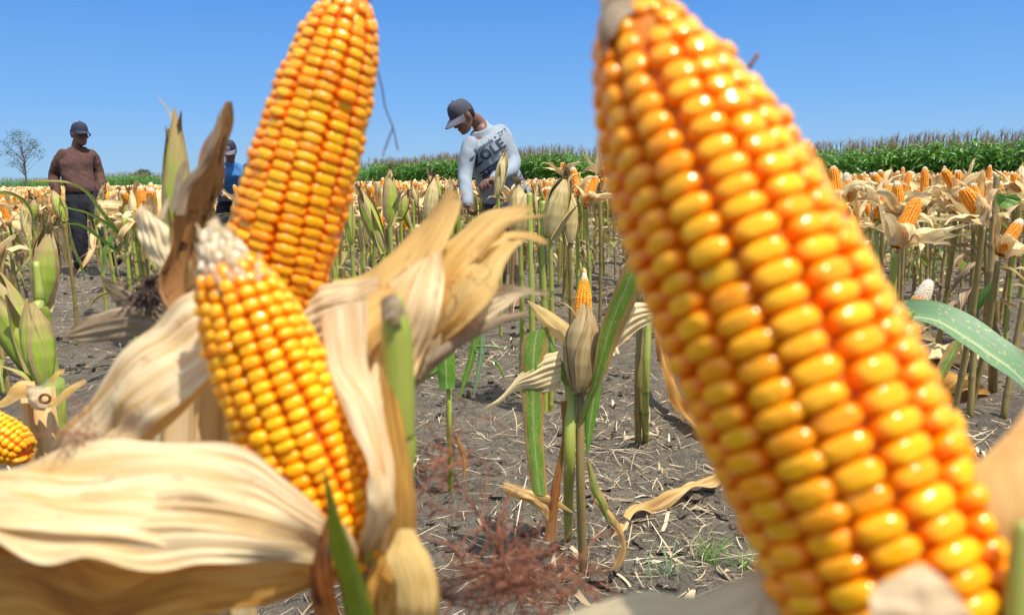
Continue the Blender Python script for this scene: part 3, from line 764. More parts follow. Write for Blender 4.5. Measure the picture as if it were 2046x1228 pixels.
def near_left_back():
    base = P(503, 700, .372); tip = P(704, -6, .35)
    root = thing('husked_maize_plant', 'tall orange cob leaning right behind the white tipped cob, golden husks fanned right', 'maize plant', (base.x, base.y, 0))
    prof = [(0, .85), (.1, .95), (.3, 1), (.45, 1), (.6, .96), (.75, .88), (.86, .76), (.93, .62), (1, .34)]
    cb = cob_at(tip, base, .0262, rows=14, pitch=.0047, seg=14, rings=7, seed=33, prof=prof, whitetip=.0, twist=-.15, rand=.10, roll=.15, roundtip=.16, sq=3.2, flat=.40, gap=1.0, rel=.145)
    part(cb, 'cob', M_ker_b, root)
    g = Geo(); rg = np.random.default_rng(8)
    ax = (tip - base).normalized()
    for i in range(14):
        q = tip - ax * .002 + Vector(rg.normal(size=3)) * .004; e = q + ax * .008 + Vector(rg.normal(size=3)) * .003; tt = Vector(rg.normal(size=3)) * .0012
        sheet(g, [q - tt, e - tt], [q + tt, e + tt], 3, 5, tone=.4, seed=i)
    part(g, 'papery_tip', M_husk_grey, root)
    def hs(name, mat, A, B, **kw):
        g = Geo(); sheet(g, E(*A), E(*B), **kw); return part(g, name, mat, root)
    for k, pts in enumerate([[(745, 110, .36), (762, 170, .37), (770, 215, .38), (785, 255, .39), (795, 300, .40)], [(785, 255, .39), (772, 290, .40), (764, 312, .40)]]):
        g = Geo(); tube(g, E(*pts), .0004, n=4, nv=24); part(g, 'silk', M_silk_red, root)
    # pale band of husk running right from the ear base, up into a spike
    hs('husk_leaf', M_husk_gold, [(560, 600, .372), (600, 574, .39), (680, 564, .39), (745, 540, .39), (795, 490, .388), (845, 440, .384), (890, 384, .375)],
       [(560, 720, .37), (610, 700, .36), (665, 672, .352), (740, 650, .345), (830, 590, .345), (892, 480, .355), (926, 380, .37)],
       nu=40, nv=70, bulge=.10, pleat=.03, pf=5, tone=-.25, seed=40, fray=.06)
    hs('husk_leaf', M_husk, [(800, 545, .345), (745, 590, .34), (695, 660, .334), (662, 740, .33), (668, 840, .325), (705, 900, .322), (740, 990, .32)],
       [(885, 500, .35), (888, 570, .345), (872, 650, .342), (842, 720, .338), (818, 790, .334), (800, 870, .33), (790, 980, .325)],
       nu=40, nv=70, bulge=.14, pleat=.045, pf=4, tone=.10, seed=41, wav=.05, coarse=1.6)
    hs('husk_leaf', M_husk_gold, [(660, 720, .322), (690, 650, .322), (730, 600, .326), (775, 565, .33)],
       [(690, 800, .318), (730, 720, .318), (775, 650, .322), (800, 600, .33)],
       nu=20, nv=40, bulge=.2, pleat=.05, pf=3, tone=.05, seed=42, wav=.06)
    hs('husk_leaf', M_husk, [(570, 612, .362), (640, 572, .36), (700, 562, .357), (760, 552, .352)], [(580, 720, .36), (640, 690, .356), (690, 670, .352), (750, 640, .348)], nu=30, nv=40, bulge=.10, pleat=.03, pf=6, tone=-.25, seed=49)
    # golden leaves fanning to the right
    hs('husk_leaf', M_husk_gold, [(790, 640, .36), (840, 545, .385), (900, 478, .39), (960, 432, .39), (1010, 418, .385), (1062, 410, .375)],
       [(800, 720, .36), (880, 640, .350), (945, 555, .350), (985, 490, .355), (1020, 450, .362), (1066, 420, .372)],
       nu=34, nv=60, bulge=.12, pleat=.03, pf=4, tone=.0, seed=43)
    hs('husk_leaf', M_husk_gold, [(860, 600, .352), (920, 530, .372), (985, 475, .378), (1030, 466, .374), (1066, 470, .366), (1094, 480, .36)],
       [(860, 700, .354), (930, 655, .336), (990, 590, .336), (1015, 520, .345), (1050, 482, .355), (1095, 490, .359)],
       nu=30, nv=54, bulge=.14, pleat=.03, pf=4, tone=.06, seed=44)
    hs('husk_leaf', M_husk_gold, [(950, 490, .35), (1000, 448, .35), (1040, 432, .35), (1092, 428, .352)], [(960, 520, .35), (1005, 462, .35), (1045, 443, .35), (1092, 433, .352)],
       nu=8, nv=30, bulge=.2, tone=.0, seed=45)
    hs('husk_leaf', M_husk_grey, [(820, 700, .352), (880, 660, .35), (940, 600, .35), (975, 555, .352)], [(815, 790, .352), (870, 735, .35), (930, 680, .35), (970, 600, .352)],
       nu=22, nv=36, bulge=.12, pleat=.04, tone=-.35, seed=46, fray=.2)
    hs('husk_leaf', M_husk, [(840, 720, .346), (900, 640, .346), (960, 578, .348), (1010, 568, .352), (1052, 575, .354), (1098, 582, .357)],
       [(835, 760, .346), (900, 700, .346), (960, 655, .348), (1005, 618, .352), (1045, 592, .354), (1098, 588, .357)],
       nu=22, nv=44, bulge=-.12, pleat=.03, tone=-.15, seed=47, wav=.05)
    hs('husk_leaf', M_husk_grey, [(850, 710, .343), (920, 665, .343), (990, 632, .345), (1052, 622, .348)], [(850, 740, .343), (925, 690, .343), (990, 655, .345), (1052, 630, .348)],
       nu=10, nv=30, bulge=.2, tone=-.4, seed=48)
    part(silk_tuft(P(900, 610, .348), (.3, 0, -.5), .03, 26, .00016, .9, 3, .45), 'silk', M_silk_red, root)
    part(silk_tuft(P(940, 560, .348), (.3, 0, -.5), .03, 16, .00015, .9, 4, .45), 'silk', M_silk_red, root)
    # husk wrapped shank and stalk behind, down to the soil
    g = Geo(); nv = 40
    c = crv([P(430, 640, .40), P(415, 900, .40), P(408, 1260, .40), Vector((base.x - .06, base.y, 0.0))], nv)
    rr = np.interp(np.linspace(0, 1, nv), [0, .3, .6, 1], [.026, .026, .024, .012])
    a = np.linspace(0, 2 * math.pi, 60, endpoint=False); rg = np.random.default_rng(2)
    rad = 1 + .05 * np.sin(a * 9 + 1) + .03 * np.sin(a * 17) + .02 * rg.normal(size=60)
    Vv = c[None] + rr[None, :, None] * rad[:, None, None] * (np.cos(a)[:, None, None] * np.array([1, 0, 0]) + np.sin(a)[:, None, None] * np.array([0, 1, 0]))
    C = np.zeros((60, nv, 4)); C[..., 0] = (np.abs(a - math.pi) / 3.14)[:, None] ; C[..., 1] = np.linspace(0, .7, nv)[None]; C[..., 2] = .2; C[..., 3] = 1
    g.add(Vv.reshape(-1, 3), [grid_faces(60, nv, True)], C.reshape(-1, 4)); part(g, 'husk_wrap', M_husk, root)
    g = Geo(); tube(g, [(base.x, base.y, 0), P(470, 1300, .41), P(490, 900, .395), P(500, 715, .375)], [.011, .011, .01, .01], n=12, node=.12); part(g, 'stalk', M_st_tan, root)
near_left_back()

def near_right():
    tip = P(1238, -8, .208); base = P(1862, 1330, .172)
    root = thing('husked_maize_plant', 'largest and nearest orange cob filling the right side, blurred, with glossy broad kernels', 'maize plant', (base.x + .02, base.y + .03, 0))
    prof = [(0, .9), (.12, .97), (.3, 1), (.5, .985), (.63, .93), (.74, .84), (.84, .69), (.92, .50), (1, .20)]
    cb = cob_at(tip, base, .0287, rows=14, pitch=.0056, seg=16, rings=8, seed=55, prof=prof, whitetip=.0, twist=.12, rand=.16, roll=.1, roundtip=.25, sq=2.5, flat=.48, gap=.99, rel=.15)
    part(cb, 'cob', M_ker_c, root)
    def hs(name, mat, A, B, **kw):
        g = Geo(); sheet(g, E(*A), E(*B), **kw); return part(g, name, mat, root)
    hs('papery_tip', M_husk_grey, [(1203, -40, .204), (1202, 20, .202), (1200, 70, .199), (1206, 125, .196)], [(1318, -40, .198), (1302, 6, .196), (1240, 34, .192), (1216, 110, .192)], nu=14, nv=20, bulge=.2, pleat=.08, tone=-.1, seed=1, fray=.2)
    g = Geo(); tube(g, E((1497, 135, .30), (1515, 108, .30)), .0009, n=5, nv=8); part(g, 'silk', M_silk_red, root)
    # husks round the ear base
    hs('husk_leaf', M_husk, [(1080, 1240, .20), (1180, 1208, .197), (1290, 1178, .193), (1390, 1188, .19), (1480, 1150, .185), (1560, 1125, .18), (1640, 1180, .175)],
       [(1080, 1400, .194), (1180, 1400, .191), (1290, 1400, .187), (1390, 1400, .184), (1480, 1400, .179), (1560, 1400, .175), (1640, 1400, .170)],
       nu=24, nv=60, bulge=-.01, pleat=.012, tone=-.6, seed=60, wav=0)
    hs('husk_leaf', M_husk, [(1735, 1260, .135), (1742, 1180, .137), (1790, 1148, .137), (1832, 1126, .138)],
       [(1960, 1270, .135), (1930, 1210, .134), (1885, 1155, .135), (1840, 1124, .138)],
       nu=16, nv=24, bulge=.08, tone=-.2, seed=61)
    hs('husk_leaf', M_husk_gold, [(2075, 780, .165), (2030, 840, .162), (1985, 895, .16), (1962, 945, .158), (1985, 1040, .156), (2025, 1120, .156), (2040, 1260, .156)],
       [(2240, 780, .19), (2240, 850, .185), (2230, 900, .18), (2220, 950, .175), (2210, 1040, .17), (2200, 1120, .17), (2200, 1260, .17)],
       nu=24, nv=50, bulge=.12, pleat=.02, tone=-.2, seed=62)
    g = Geo(); tube(g, E((2044, 1040, .150), (2036, 1140, .150), (2030, 1280, .150)), [.0016, .0024, .003], n=10, nv=12); part(g, 'leaf_stem', M_st_green, root)
    g = Geo(); tube(g, [(root.location.x, root.location.y, 0), (root.location.x, root.location.y - .02, .4), tuple(P(1850, 1370, .18))], [.012, .012, .011], n=14, node=.12); part(g, 'stalk', M_st_tan, root)
near_right()

def near_dry():
    # brown dried leaf standing up left of the tall cob, belongs to a broken stalk
    b = P(350, 640, .44)
    root = thing('broken_maize_stalk', 'broken maize stalk with orange brown curled dead leaf standing upright left of the tall cob', 'maize stalk', (b.x, b.y, 0))
    def hs(name, mat, A, B, **kw):
        g = Geo(); sheet(g, E(*A), E(*B), **kw); return part(g, name, mat, root)
    hs('leaf', M_husk_brown, [(335, 650, .40), (322, 570, .40), (330, 480, .40), (360, 400, .40), (392, 330, .40), (425, 262, .40), (452, 203, .40)],
       [(392, 640, .43), (385, 540, .435), (396, 470, .435), (424, 415, .43), (446, 345, .42), (462, 275, .41), (466, 203, .40)],
       nu=26, nv=70, bulge=.2, pleat=.05, pf=3, tone=-.05, seed=70, wav=.06, coarse=1.2)
    hs('leaf', M_husk_grey, [(350, 430, .398), (362, 370, .398), (395, 330, .398), (420, 270, .396), (444, 210, .396)], [(372, 430, .398), (378, 385, .398), (405, 345, .398), (432, 290, .396), (452, 206, .396)],
       nu=8, nv=30, bulge=.2, tone=.2, seed=71, wav=.15, fray=.2)
    hs('leaf', M_husk_grey, [(340, 420, .40), (352, 350, .40), (366, 320, .40)], [(360, 425, .40), (366, 360, .40), (374, 325, .40)], nu=6, nv=16, bulge=.2, tone=0, seed=77)
    hs('husk_leaf', M_husk, [(282, 406, .43), (271, 450, .43), (290, 500, .428), (322, 545, .426)], [(300, 425, .43), (335, 452, .43), (345, 500, .428), (350, 548, .426)],
       nu=20, nv=30, bulge=.2, pleat=.07, tone=-.2, seed=72, wav=.08, coarse=2)
    hs('husk_leaf', M_husk, [(300, 450, .44), (320, 420, .44), (336, 392, .44)], [(308, 462, .44), (330, 432, .44), (340, 396, .44)], nu=6, nv=14, tone=.1, seed=73)
    hs('leaf', M_husk_grey, [(345, 612, .46), (290, 612, .46), (225, 616, .46), (165, 640, .46), (130, 668, .46)], [(340, 700, .46), (290, 672, .46), (230, 680, .46), (170, 684, .46), (131, 676, .46)],
       nu=20, nv=40, bulge=.12, pleat=.05, tone=.15, seed=74, wav=.05)
    hs('leaf', M_husk_grey, [(200, 550, .48), (245, 572, .48), (290, 590, .48), (335, 615, .48)], [(215, 585, .48), (240, 612, .48), (285, 650, .48), (335, 690, .48)],
       nu=14, nv=30, bulge=.12, pleat=.05, tone=.35, seed=75, wav=.05)
    hs('leaf', M_husk_grey, [(262, 690, .47), (245, 720, .47), (215, 765, .47)], [(300, 690, .47), (262, 735, .47), (222, 772, .47)], nu=8, nv=16, tone=.4, seed=76)
    part(silk_tuft(P(296, 560, .46), (0.05, .1, -1),   .032, 80, .0005, .40, 9, .4), 'silk', M_silk_dk, root)
    g = Geo(); tube(g, [(b.x, b.y, 0), P(350, 1100, .44), P(352, 620, .42), P(362, 520, .42)], [.011, .011, .010, .007], n=12, node=.12); part(g, 'stalk', M_st_tan, root)
    # immature green ear behind it
    b = P(352, 560, .62); t = P(357, 218, .62)
    root = thing('unhusked_maize_plant', 'plant with slim closed green ear pointing up just left of the upright dead leaf', 'maize plant', (b.x, b.y, 0))
    M, L = frame_from_axis(b, t, .8)
    for gg, tone in closed_ear(L, .0125, 77, brown=.15): part(xf(gg, M), 'husk_leaf', M_closed_dry if tone > .42 else M_closed, root)
    g = Geo(); tube(g, [(b.x, b.y, 0), tuple(b)], [.011, .008], n=10, node=.12); part(g, 'stalk', M_st_green, root)
near_dry()


# ------------------------------------------------------------------ far field: edge of the standing maize
EDGE = [(-230, 190), (-150, 150), (-83, 128), (-45, 92), (-14, 64), (-4, 48), (3, 37), (10, 35), (17, 33.5), (21, 27), (30, 22), (60, 16)]
EDX = [p[0] for p in EDGE]; EDY = [p[1] for p in EDGE]
def edge_y(x): return np.interp(x, EDX, EDY)

def low_plant(seed, far=False):
    rg = np.random.default_rng(seed); gs, gh, gc = Geo(), Geo(), Geo()
    H = .66; top = np.array([rg.normal() * .04, rg.normal() * .04, H])
    tube(gs, [(0, 0, 0), top], [.012, .010], n=4, nv=3, cap=False)
    lean = rg.uniform(0, .6); az = rg.random() * 6.28
    ax = Vector((math.cos(az) * math.sin(lean), math.sin(az) * math.sin(lean), math.cos(lean)))
    M, _ = frame_from_axis(top, Vector(top) + ax)
    L = rg.uniform(.17, .23); R = .031; n = 7; zz = np.array([0, .1, .5, .8, .95, 1]); rr = np.array([.6, .9, 1, .85, .5, .1]) * R
    a = np.linspace(0, 6.283, n, endpoint=False)
    V = np.stack([np.cos(a)[:, None] * rr[None], np.sin(a)[:, None] * rr[None], np.tile(zz * L, (n, 1))], -1).reshape(-1, 3)
    C = np.zeros((n * 6, 4)); C[:, 0] = .62 + .2 * rg.random(n * 6); C[:, 1] = rg.random(n * 6); C[:, 2] = np.tile(zz > .93, n) * .9; C[:, 3] = 1
    t = Geo(); t.add(V, grid_faces(n, 6, True), C); gc.join(xf(t, M))
    for k in range(5):
        hl = husk_leaf(k * 1.25 + rg.normal() * .3, L=rg.uniform(.13, .24), W=rg.uniform(.035, .065), rise=rg.uniform(-.5, .5), drop=rg.uniform(.6, 2.7), tone=rg.uniform(-.1, .6), seed=seed * 10 + k, nu=3, nv=5, sway=rg.normal() * .3, fray=0)
        gh.join(xf(hl, M))
    return gs, gh, gc
def low_closed(seed):
    rg = np.random.default_rng(seed); gs, gh, gc = Geo(), Geo(), Geo()
    top = np.array([rg.normal() * .04, rg.normal() * .04, .68])
    tube(gs, [(0, 0, 0), top], [.012, .010], n=4, nv=3, cap=False)
    g, _ = closed_ear(.22, .028, seed, nu=8, nv=7, layers=1)[0]
    V = g.V[0]; gh.join(xf(g, Matrix.Translation(Vector(top))))
    return gs, gh, gc
def scatter(tmpl, pos, rz, sc, which):
    """copies of small templates merged into one far-off mass"""
    out = Geo()
    for k, t in enumerate(tmpl):
        if not t.V: continue
        V, F, C = t.arrays(); sel = np.where(which == k)[0]
        if not len(sel): continue
        c, s = np.cos(rz[sel]), np.sin(rz[sel]); S_ = sc[sel][:, None]
        X = (V[None, :, 0] * c[:, None] - V[None, :, 1] * s[:, None]) * S_ + pos[sel, 0][:, None]
        Y = (V[None, :, 0] * s[:, None] + V[None, :, 1] * c[:, None]) * S_ + pos[sel, 1][:, None]
        Z = V[None, :, 2] * S_ + pos[sel, 2][:, None]
        m = len(sel); off = (np.arange(m) * len(V))[:, None, None]
        Cc = np.tile(C, (m, 1, 1)); rgn = np.random.default_rng(k); Cc[:, :, 2] = Cc[:, :, 2] + (rgn.normal(size=m) * .10)[:, None] * (Cc[:, :, 2] < .85)
        out.add(np.stack([X, Y, Z], -1).reshape(-1, 3), [(f[None] + off).reshape(-1, f.shape[1]) for f in F], Cc.reshape(-1, 4))
    return out

RD = 10.3          # individuals up to this distance, one far mass beyond
def field():
    rg = np.random.default_rng(12)
    rows = []
    ang = math.radians(-19); ca, sa = math.cos(ang), math.sin(ang)
    near, far = [], []
    for i in range(-420, 420):
        off = i * .62
        t = 0.0
        while t < 175:
            x0 = off * ca + t * sa + rg.normal() * .07; y0 = -off * sa * 0 + t * ca + rg.normal() * .03
            d = math.hypot(x0, y0)
            t += rg.uniform(.17, .27) * (1 if d < 45 else 2.0)
            if d > 45 and rg.random() < .35: continue
            if y0 < 3.3 or abs(x0) > .74 * y0 + 1.2: continue
            if y0 > edge_y(x0) - .4: continue
            (near if d < RD else far).append((x0, y0, d))
    return near, far
NEARP, FARP = field()
MEN = [(-4.75, 8.25, .42), (-3.3, 9.2, .5), (-.15, 5.75, .5)]
def blocked(x, y):
    px, py, d = pix((x, y, 0.0))
    r_ = math.hypot(x, y)
    if r_ < (3.7 if px > 1700 else 3.9 if px < 900 else 4.4): return True
    if 900 < px < 1320 and r_ < 5.6: return True
    for mx, my, r in MEN:
        if (x - mx) ** 2 + (y - my) ** 2 < r * r: return True
        # leave the men readable: thin out what stands right before them
        if y < my and abs(x / y - mx / my) < .048 and (RNG.random() < (.95 if mx < -4 else .8)): return True
    return False
RT = [None]
def plant_field():
    rg = np.random.default_rng(99)
    cnt = 0; tot = {'peeled': 0, 'closed': 0, 'stub': 0}
    L = sorted(NEARP, key=lambda q: q[2]); made = []
    for x, y, d in L:
        px, py, dd = pix((x, y, .9))
        if px < -60 or px > 2110: continue
        if blocked(x, y): continue
        if d > 8.5 and rg.random() < .12: continue
        left = px < 1250
        if left: pk = [.30, .52, .18] if d < 8.2 else ([.6, .3, .1] if d < 9.5 else [.85, .1, .05])
        else: pk = [.84, .08, .08]
        kind = ['peeled', 'closed', 'stub'][rg.choice(3, p=pk)]
        zone = 'left of the man in the brown shirt' if px < 110 else 'between the brown shirted man and the tall leaning cob' if px < 620 else \
            'between the tall leaning cob and the bent man in grey' if px < 930 else 'around and right of the bent man in grey' if px < 1300 else 'right of the nearest blurred cob'
        row = 'closer rows' if d < 7 else 'middle rows' if d < 9.3 else 'farther rows'
        lab = {'peeled': 'peeled maize plant with bare orange cob', 'closed': 'maize plant with closed husked ear', 'stub': 'cut bare maize stalk'}[kind] + ', ' + row + ' ' + zone
        lab = ' '.join(lab.split()[:16]) if len(lab.split()) > 16 else lab
        grp = {'peeled': 'peeled maize plants, ', 'closed': 'unpeeled maize plants, ', 'stub': 'cut maize stalks, '}[kind] + row + ' ' + zone
        sc = rg.uniform(.93, 1.10) * (1.02 if px > 1300 else .98)
        if kind == 'closed': sc *= .98
        RT[0] = place(kind, rg.integers(0, 99), (x, y, hgt(x, y)), rg.random() * 6.28, sc, lab, grp, (rg.normal() * .035, rg.normal() * .035)); tot[kind] += 1
        if row != 'farther rows': made.append((kind, row, px, RT[0]))
    ordn = ['first', 'second', 'third', 'fourth', 'fifth', 'sixth', 'seventh', 'eighth', 'ninth', 'tenth', 'eleventh', 'twelfth', 'thirteenth', 'fourteenth', 'fifteenth', 'sixteenth', 'seventeenth', 'eighteenth', 'nineteenth']
    tens = ['', '', 'twenty', 'thirty', 'forty', 'fifty', 'sixty', 'seventy', 'eighty', 'ninety']
    def word(i):
        if i < 19: return ordn[i]
        t, u = divmod(i + 1, 10); return (tens[t][:-1] + 'ieth') if u == 0 else tens[t] + '-' + ordn[u - 1]
    for kind in tot:
        for row in ('closer rows', 'middle rows'):
            for side, lo, hi in (('left of the leaning cob', -999, 560), ('between the two tall cobs', 560, 1300), ('right of the nearest cob', 1300, 9999)):
                sel = sorted([m_ for m_ in made if m_[0] == kind and m_[1] == row and lo <= m_[2] < hi], key=lambda m_: m_[2])
                for i, m_ in enumerate(sel):
                    m_[3]['label'] = {'peeled': 'peeled orange cob plant', 'closed': 'closed ear plant', 'stub': 'bare cut stalk'}[kind] + ', ' + word(i) + ' from left in the ' + row + ' ' + side
                    m_[3]['group'] = {'peeled': 'peeled maize plants', 'closed': 'unpeeled maize plants', 'stub': 'cut maize stalks'}[kind] + ' in the ' + row + ' ' + side
    print('FIELD', tot)
    P_ = np.array([(x, y, 0.0) for x, y, d in FARP]); n = len(P_)
    T = [low_plant(900 + i) for i in range(8)] + [low_closed(950), low_closed(951)]
    which = np.where(rg.random(n) < .94, rg.integers(0, 8, n), rg.integers(8, 10, n)); rz = rg.random(n) * 6.28; sc = rg.uniform(.88, 1.16, n)
    print('FAR', n)
    for k, (nm, mt, lab) in enumerate([('far_stalks', M_st_tan, 'thin tan stalks of the far harvested maize'), ('far_husks', M_husk_field, 'cream husks of the far peeled maize merging to a band'), ('far_cobs', M_ker_f, 'countless far orange cobs before the green maize')]):
        g = scatter([t[k] for t in T], P_, rz, sc, which); o = g.build(nm, mt); o['kind'] = 'stuff'; o['label'] = lab; o['category'] = 'maize field'
plant_field()

def green_plant(seed, far=False):
    rg = np.random.default_rng(seed); g, gt = Geo(), Geo()
    H = rg.uniform(1.85, 2.05)
    tube(g, [(0, 0, 0), (0, 0, H)], [.016, .008], n=4, nv=3, cap=False, tone=-.5)
    az = rg.random() * 6.28
    for k in range(11):
        z = .35 + k * .155; a = az + (k % 2) * math.pi + rg.normal() * .35
        hl = husk_leaf(a, L=rg.uniform(.6, .85) * (1 - .25 * (k > 8)), W=.105, r0=.01, rise=rg.uniform(.0, .35), drop=rg.uniform(1.3, 2.0), tone=-.6, seed=seed * 20 + k, nu=3, nv=7, fray=0, cup=.15, sway=rg.normal() * .35)
        g.join(xf(hl, Matrix.Translation((0, 0, z))))
    for k in range(6):
        a = rg.random() * 6.28; s = .0 if k == 0 else rg.uniform(.05, .16)
        p = np.array([0, 0, H - .02]); q = p + [math.cos(a) * s * .5, math.sin(a) * s * .5, rg.uniform(.20, .34)]; r = q + [math.cos(a) * s, math.sin(a) * s, rg.uniform(.0, .20)]
        tube(gt, [p, q, r], [.008, .007, .005] if not far else [.012, .012, .008], n=3, nv=4, cap=False)
    return g, gt
def standing():
    rg = np.random.default_rng(5); pos = []
    segx = np.array(EDX, float); segy = np.array(EDY, float)
    L = np.r_[0, np.cumsum(np.hypot(np.diff(segx), np.diff(segy)))]
    s = 0
    while s < L[-1]:
        x = np.interp(s, L, segx); y = np.interp(s, L, segy); d = math.hypot(x, y)
        st = .24 if d < 60 else .5
        if abs(x) < .8 * y + 4:
            for r in range(9 if d < 60 else 5):
                pos.append((x + rg.normal() * .08 + r * .1, y + r * (.55 if d < 60 else 1.1) + rg.normal() * .12, 0))
        s += st
    P_ = np.array(pos); n = len(P_); print('GREEN', n)
    T = [green_plant(40 + i) for i in range(6)]
    which = rg.integers(0, 6, n); rz = rg.random(n) * 6.28
    sc = rg.uniform(.88, 1.12, n) * (1 + .05 * np.sin(P_[:, 0] * .35 + P_[:, 1] * .2) + .03 * np.sin(P_[:, 0] * 1.1))
    sc = sc * np.where(P_[:, 1] < 30, 1.0, 1.0)
    for k, (nm, mt, lab) in enumerate([('standing_maize', M_maize, 'dense wall of tall green maize along the horizon'), ('maize_tassels', M_tassel, 'brown feathery tassels on top of the green maize')]):
        o = scatter([t[k] for t in T], P_, rz, sc, which).build(nm, mt); o['kind'] = 'stuff'; o['label'] = lab; o['category'] = 'maize field'
    # canopy behind the first rows, seen only through gaps and from slightly above
standing()

# ------------------------------------------------------------------ trees on the horizon
M_bark = mat_simple('bark', (.16, .12, .09), (.09, .07, .05), 6, .9, .4, .02)
M_tl = mat_simple('tree_leaves', (.075, .115, .045), (.04, .07, .025), 2, .6, 0, trans=.2)
def tree(name, label, px, ytop, ybase, wpx, D, seed, dens=900, leaf=.16, clumps=26, open_=.5, group=None):
    rg = np.random.default_rng(seed)
    b = P(px, ybase, D); top = P(px, ytop, D); H = (top - b).length + 0; H0 = b.z; Rr = wpx / 2 / FPX * D
    root = thing(name, label, 'tree', (b.x, b.y, 0), group)
    Ht = top.z; g = Geo()
    tube(g, [(b.x, b.y, 0), (b.x + .02 * Ht, b.y, Ht * .45), (b.x, b.y, Ht * .88)], [Ht * .017, Ht * .012, Ht * .004], n=8, nv=16)
    cl = []
    z0 = Ht * open_
    for i in range(clumps):
        a = rg.random() * 6.28; z = z0 + (Ht - z0) * rg.random() ** .8; q = (z - z0) / (Ht - z0)
        r = Rr * math.sqrt(max(0, 1 - (2 * q - .85) ** 2 * .8)) * rg.uniform(.35, 1)
        c = np.array([b.x + math.cos(a) * r, b.y + math.sin(a) * r, z]); cl.append(c)
        s = np.array([b.x, b.y, max(Ht * .3, z - r * .9 - Ht * .04)])
        tube(g, [s, (s + c) / 2 + [0, 0, .02 * Ht], c], [Ht * .0055, Ht * .003, Ht * .001], n=4, nv=8, cap=False)
    part(g, 'trunk', M_bark, root)
    gl = Geo(); n = dens; V = []
    ci = rg.integers(0, len(cl), n); cr = Rr * .26
    for i in range(n):
        p = cl[ci[i]] + rg.normal(size=3) * cr * [.55, .55, .40]
        u = rg.normal(size=3); u /= np.linalg.norm(u); v = np.cross(u, rg.normal(size=3)); v /= np.linalg.norm(v); s = leaf * rg.uniform(.5, 1.2)
        V += [p - u * s, p + v * s * .4, p + u * s, p - v * s * .4]
    gl.add(np.array(V), np.arange(4 * n).reshape(-1, 4), (0, 0, 0)); part(gl, 'crown', M_tl, root)
tree('tree', 'slender open crowned tree standing alone above the field at far left', 52, 264, 372, 76, 115, 4, dens=1500, leaf=.13, clumps=40, open_=.42)
tree('tree', 'small distant dark tree with flat spreading crown left of the dead leaf', 289, 343, 376, 46, 210, 5, dens=1500, leaf=.32, clumps=22, open_=.62)
tree('tree', 'small distant tree peeping out right behind the brown shirted man', 203, 343, 376, 26, 210, 6, dens=800, leaf=.3, clumps=14, open_=.4)
tree('tree', 'thin bare tree beside the left edge of the nearest cob', 1222, 285, 330, 44, 46, 7, dens=260, leaf=.07, clumps=26, open_=.5)

# ------------------------------------------------------------------ people
def loft(geo, secs, n=18):
    """closed body through elliptical sections (centre, half side vector, half front vector)"""
    a = np.linspace(0, 2 * math.pi, n, endpoint=False); V = []
    for c, sx, sy in secs:
        c, sx, sy = (np.array(tuple(q), float) for q in (c, sx, sy))
        V.append(c[None] + np.cos(a)[:, None] * sx[None] + np.sin(a)[:, None] * sy[None])
    m = len(secs); V = np.stack(V, 1).reshape(-1, 3)
    F = [grid_faces(n, m, True), np.array([[i * m + m - 1 for i in range(n)]]), np.array([[i * m for i in range(n)][::-1]])]
    geo.add(V, F, (0, 0, .3))
def limb(geo, pts, rad, n=12, nv=14, flat=None):
    tube(geo, pts, rad, n=n, nv=nv)
    c = [np.array(tuple(p), float) for p in pts]
    for p, r in ((c[0], rad[0]), (c[-1], rad[-1])): ball(geo, p, (r * .98,) * 3)
def ball(geo, c, r, M=None):
    n, m = 14, 9; a = np.linspace(0, 2 * math.pi, n, endpoint=False); b = np.linspace(-math.pi / 2 + .15, math.pi / 2 - .15, m)
    A, B = np.meshgrid(a, b, indexing='ij')
    V = np.stack([np.cos(A) * np.cos(B) * r[0], np.sin(A) * np.cos(B) * r[1], np.sin(B) * r[2]], -1).reshape(-1, 3)
    if M is not None: V = V @ np.array(M).T
    geo.add(V + np.array(tuple(c)), [grid_faces(n, m, True), np.array([[i * m + m - 1 for i in range(n)]]), np.array([[i * m for i in range(n)][::-1]])], (0, 0, .3))
def fused(geo, name, mat, root, voxel=.008, smooth=4, folds=None, child_of=None):
    me = geo.mesh('tmp'); o = bpy.data.objects.new('tmp', me); COL.objects.link(o)
    r = o.modifiers.new('r', 'REMESH'); r.mode = 'VOXEL'; r.voxel_size = voxel; r.use_smooth_shade = True
    if smooth: s = o.modifiers.new('s', 'SMOOTH'); s.iterations = smooth; s.factor = .5
    dg = bpy.context.evaluated_depsgraph_get(); dg.update()
    m2 = bpy.data.meshes.new_from_object(o.evaluated_get(dg)); bpy.data.objects.remove(o)
    if folds:
        co = np.empty(len(m2.vertices) * 3); m2.vertices.foreach_get('co', co); co = co.reshape(-1, 3)
        no = np.empty(len(m2.vertices) * 3); m2.vertices.foreach_get('normal', no); no = no.reshape(-1, 3)
        d = np.array([folds(Vector(p)) for p in co]); co = co + no * d[:, None]; m2.vertices.foreach_set('co', co.ravel())
    m2.polygons.foreach_set('use_smooth', [True] * len(m2.polygons))
    m2.name = name; m2.materials.clear(); m2.materials.append(mat); m2.transform(Matrix.Translation(-root.location)); m2.update()
    o = bpy.data.objects.new(name, m2); COL.objects.link(o); o.parent = child_of or root
    return o
def V3(*a): return Vector(a)
